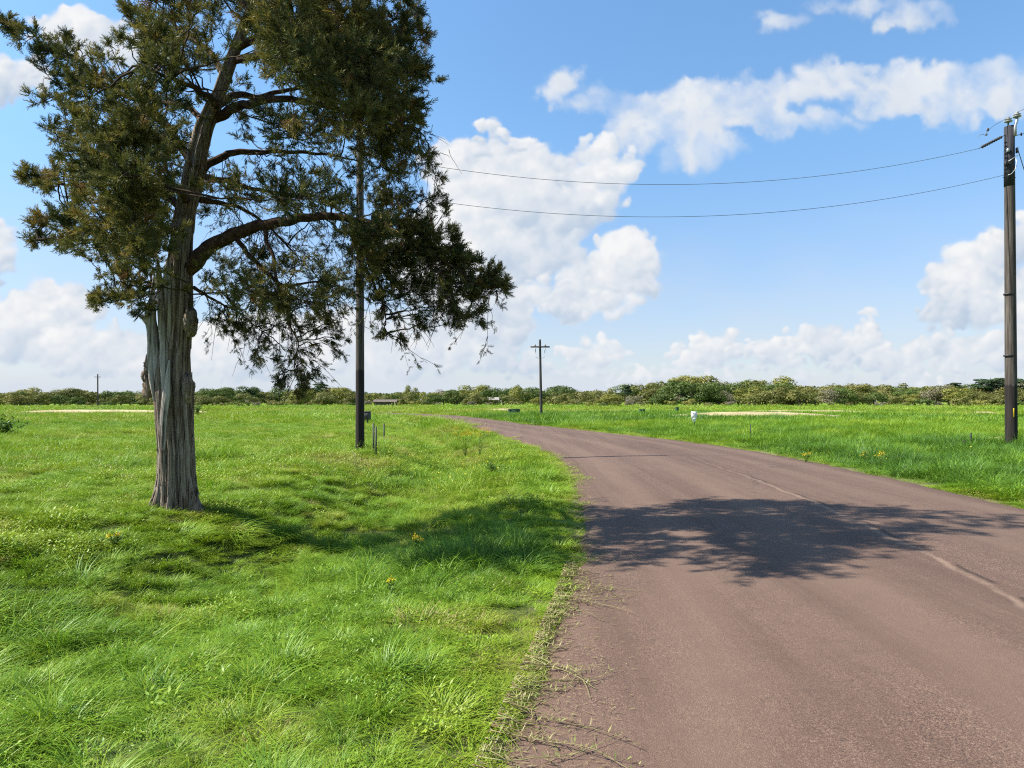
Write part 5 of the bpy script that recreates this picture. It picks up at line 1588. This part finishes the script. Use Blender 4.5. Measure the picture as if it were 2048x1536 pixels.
def cloud_maps(nx=2600, ny=980):
    """opacity and brightness of the clouds over azimuth -60..60 and elevation 0..45 degrees"""
    u, v = np.meshgrid((np.arange(nx) + .5) / nx * 2 * AZH - AZH, (np.arange(ny) + .5) / ny * ELH)
    px, py = CX + F * np.tan(u), HY - F * np.tan(v) / np.cos(u)
    s = 1 / 100.0
    r = np.random.default_rng(17)
    f1, f2 = fbm(px * s * 1.5 + 7, py * s * 1.5, 2, 6) - .5, fbm(px * s * 1.5 + 47, py * s * 1.5 + 11, 8, 6) - .5
    fine = fbm(px * s * 6 + 3, py * s * 6, 21, 4) - .5

    def paint(ells, amp, rlo, rhi, dens, soft, flat, sh):
        wx, wy = px + amp * 2 * f1 + amp * .35 * fine, py + amp * 1.7 * f2 - amp * .3 * fine
        puffs = []
        for (cx, cy, rx, ry, w) in ells:
            n = int(dens * rx * ry / 1000) + 6
            a, q = r.uniform(0, 2 * PI, n), np.sqrt(r.uniform(0, 1, n))
            k = np.clip(r.uniform(.28, .85, n) ** 1.2 * min(rx, ry) * (1.2 - .6 * q), rlo, rhi)
            x, y = cx + (rx - .5 * k) * q * np.cos(a), cy + (ry - .5 * k) * q * np.sin(a)
            for j in range(n):
                puffs.append((y[j] + r.normal(0, 14), x[j], y[j], k[j], w, (cy - y[j]) / ry))
        puffs.sort()
        A, L = np.zeros_like(px), np.full_like(px, .5)
        uu, vv = u[0], v[:, 0]
        tone = r.normal(0, .05, len(puffs))
        for kk, (_, x, y, k, w, hgt) in enumerate(puffs):
            m = k * 1.5 + amp * 1.6
            x0, x1 = math.atan((x - m - CX) / F), math.atan((x + m - CX) / F)
            cu = max(math.cos(max(abs(x0), abs(x1))), .5)
            y0, y1 = math.atan((HY - y - m) / F * (cu if HY - y - m > 0 else 1)), math.atan((HY - y + m) / F)
            i0, i1 = np.searchsorted(vv, y0), np.searchsorted(vv, y1)
            j0, j1 = np.searchsorted(uu, x0), np.searchsorted(uu, x1)
            if i1 <= i0 or j1 <= j0: continue
            S = np.s_[i0:i1, j0:j1]
            dx, dy = (wx[S] - x) / k, (wy[S] - y) / (k * flat)
            q = np.sqrt(dx * dx + dy * dy)
            a = np.clip((1.0 - q) / soft, 0, 1); a = a * a * (3 - 2 * a) * min(w, 1) * .80
            l = .56 + sh * np.clip(-.50 * dx - .80 * dy, -1.1, 1.1) + .17 * np.clip(hgt, -1, 1) + tone[kk]
            L[S] = L[S] * (1 - a) + l * a
            A[S] = 1 - (1 - A[S]) * (1 - a)
        return A, L

    A1, L1 = paint(CUM, 22, 13, 80, 7, .78, .86, .38)
    A0, L0 = paint(SOFT, 46, 34, 130, 5, 1.0, .70, .12)
    A0 = A0 ** 1.25 * np.clip(.74 + 1.8 * f1 + .2 * fine, .10, .95)
    L0 = .70 + .55 * (L0 - .60) + .25 * f2
    L1 = L1 + .22 * fine + .30 * f2
    er = fbm(px * s * 3.5 + 5, py * s * 3.5, 63, 5) - .5
    t = np.clip((A1 + .95 * er * (1 - A1) * 2 * np.clip(A1 * 5, 0, 1) - .08) / .80, 0, 1)
    A1 = .35 * A1 + .65 * t * t * (3 - 2 * t)
    big = fbm(px * s * .8 + 12, py * s * .9, 84, 4) - .5
    L1 = L1 + .62 * big + .07
    # thinning and breaks in the lower, hazier clouds
    A1 = A1 * np.clip(1.42 + 1.4 * (fbm(px * s * .7 + 90, py * s * .9, 44, 5) - .5) - .25 * np.clip((py - 640) / 140, 0, 1), 0, 1)
    A = 1 - (1 - A1) * (1 - A0)
    Lo = np.where(A > 1e-4, (L1 * A1 + L0 * A0 * (1 - A1)) / np.maximum(A, 1e-4), .6)
    veil = np.clip(1 - v / .32, 0, 1) ** 1.5 * (.72 + .7 * (fbm(px * s * .8, py * s * 1.6, 91, 5) - .4)) + np.clip(1 - v / .05, 0, 1) * .5
    veil = np.clip(veil, 0, 1)
    A2 = 1 - (1 - A) * (1 - veil)
    Lo = (Lo * A + .53 * veil * (1 - A)) / np.maximum(A2, 1e-4)
    # low clouds fade towards the pale horizon
    hz = np.clip(1 - v / .12, 0, 1) * .40
    Lo = Lo * (1 - hz) + .62 * hz
    return A2, np.clip(Lo, 0, 1)


W = NT(wt)
EXPO = 1.1
nx, ny = 2600, 980
cA, cL = cloud_maps(nx, ny)
img = bpy.data.images.new('cloud_field', nx, ny, float_buffer=True, is_data=True)
buf = np.ones((ny, nx, 4), np.float32)
buf[..., 0], buf[..., 1], buf[..., 2] = cL, cA, 0
img.pixels.foreach_set(buf.ravel()); img.update()
gen = wt.nodes.new('ShaderNodeTexCoord').outputs['Generated']
dirn = W.vmath('NORMALIZE', gen)
sp = wt.nodes.new('ShaderNodeSeparateXYZ'); W.s(sp, 0, dirn)
az = W.math('ARCTAN2', sp.outputs[0], sp.outputs[1])
elv = W.math('ARCSINE', sp.outputs[2])
cmb = wt.nodes.new('ShaderNodeCombineXYZ')
W.s(cmb, 0, W.math('MULTIPLY_ADD', az, .5 / AZH, .5)); W.s(cmb, 1, W.math('MULTIPLY', elv, 1 / ELH))
tex = wt.nodes.new('ShaderNodeTexImage'); tex.image = img; tex.extension = 'MIRROR'; tex.interpolation = 'Cubic'
W.s(tex, 'Vector', cmb.outputs[0])
sc_ = wt.nodes.new('ShaderNodeSeparateColor'); W.s(sc_, 0, tex.outputs['Color'])
lit, alpha = sc_.outputs[0], sc_.outputs[1]
alpha = W.math('MULTIPLY', alpha, W.math('SUBTRACT', 1.0, W.sstep(elv, .62, .78)))
K = 10 / 2 ** EXPO
colC = W.ramp(lit, [(0, (.40, .51, .67)), (.40, (.57, .665, .79)), (.62, (.74, .79, .86)), (.88, (.93, .935, .94))])
colC = W.vmath('SCALE', colC, K)
sky = wt.nodes.new('ShaderNodeTexSky'); sky.sky_type = 'NISHITA'; sky.sun_disc = False
sky.sun_elevation = SUN_EL; sky.sun_rotation = SUN_AZ
sky.air_density = 1.0; sky.dust_density = .3; sky.ozone_density = 3.0; sky.altitude = 0
hs = wt.nodes.new('ShaderNodeHueSaturation'); hs.inputs['Saturation'].default_value = 1.10; hs.inputs['Value'].default_value = 1.22
W.s(hs, 'Color', sky.outputs[0])
tone = W.ramp(W.math('MULTIPLY', elv, 1.6), [(0, (.50, .50, .56)), (.25, (.68, .66, .68)), (.55, (.88, .91, .86)), (.9, (.95, 1, .95))])
c3 = W.mix(alpha, W.mix(1.0, hs.outputs[0], tone, 'MULTIPLY'), colC)
bg = wt.nodes.new('ShaderNodeBackground'); W.s(bg, 'Color', c3); bg.inputs['Strength'].default_value = .1
wo = wt.nodes.new('ShaderNodeOutputWorld'); wt.links.new(bg.outputs[0], wo.inputs[0])
world.cycles.sampling_method = 'MANUAL'; world.cycles.sample_map_resolution = 512

sun = bpy.data.lights.new('sun', 'SUN'); sun.energy = 4.8; sun.angle = math.radians(.53); sun.color = (1.0, .95, .87)
so = bpy.data.objects.new('sun', sun); COL.objects.link(so)
sv = Vector((math.sin(SUN_AZ) * math.cos(SUN_EL), math.cos(SUN_AZ) * math.cos(SUN_EL), math.sin(SUN_EL)))
so.rotation_euler = sv.to_track_quat('Z', 'Y').to_euler(); so.location = (-20, -5, 30)

cam = bpy.data.cameras.new('camera'); cam.lens = 24; cam.sensor_width = 36
cam.shift_y = (HY - 768) / 2048; cam.clip_start = .05; cam.clip_end = 8000
co = bpy.data.objects.new('camera', cam); COL.objects.link(co)
co.location = (0, 0, EYE); co.rotation_euler = (PI / 2, 0, 0)
SC.camera = co

SC.view_settings.view_transform = 'Standard'; SC.view_settings.look = 'None'
SC.view_settings.exposure = EXPO; SC.view_settings.gamma = 1.0
SC.cycles.max_bounces = 8; SC.cycles.diffuse_bounces = 4; SC.cycles.transmission_bounces = 4; SC.cycles.transparent_max_bounces = 8
SC.cycles.caustics_reflective = False; SC.cycles.caustics_refractive = False
SC.cycles.use_denoising = False
SC.cycles.filter_width = 1.15
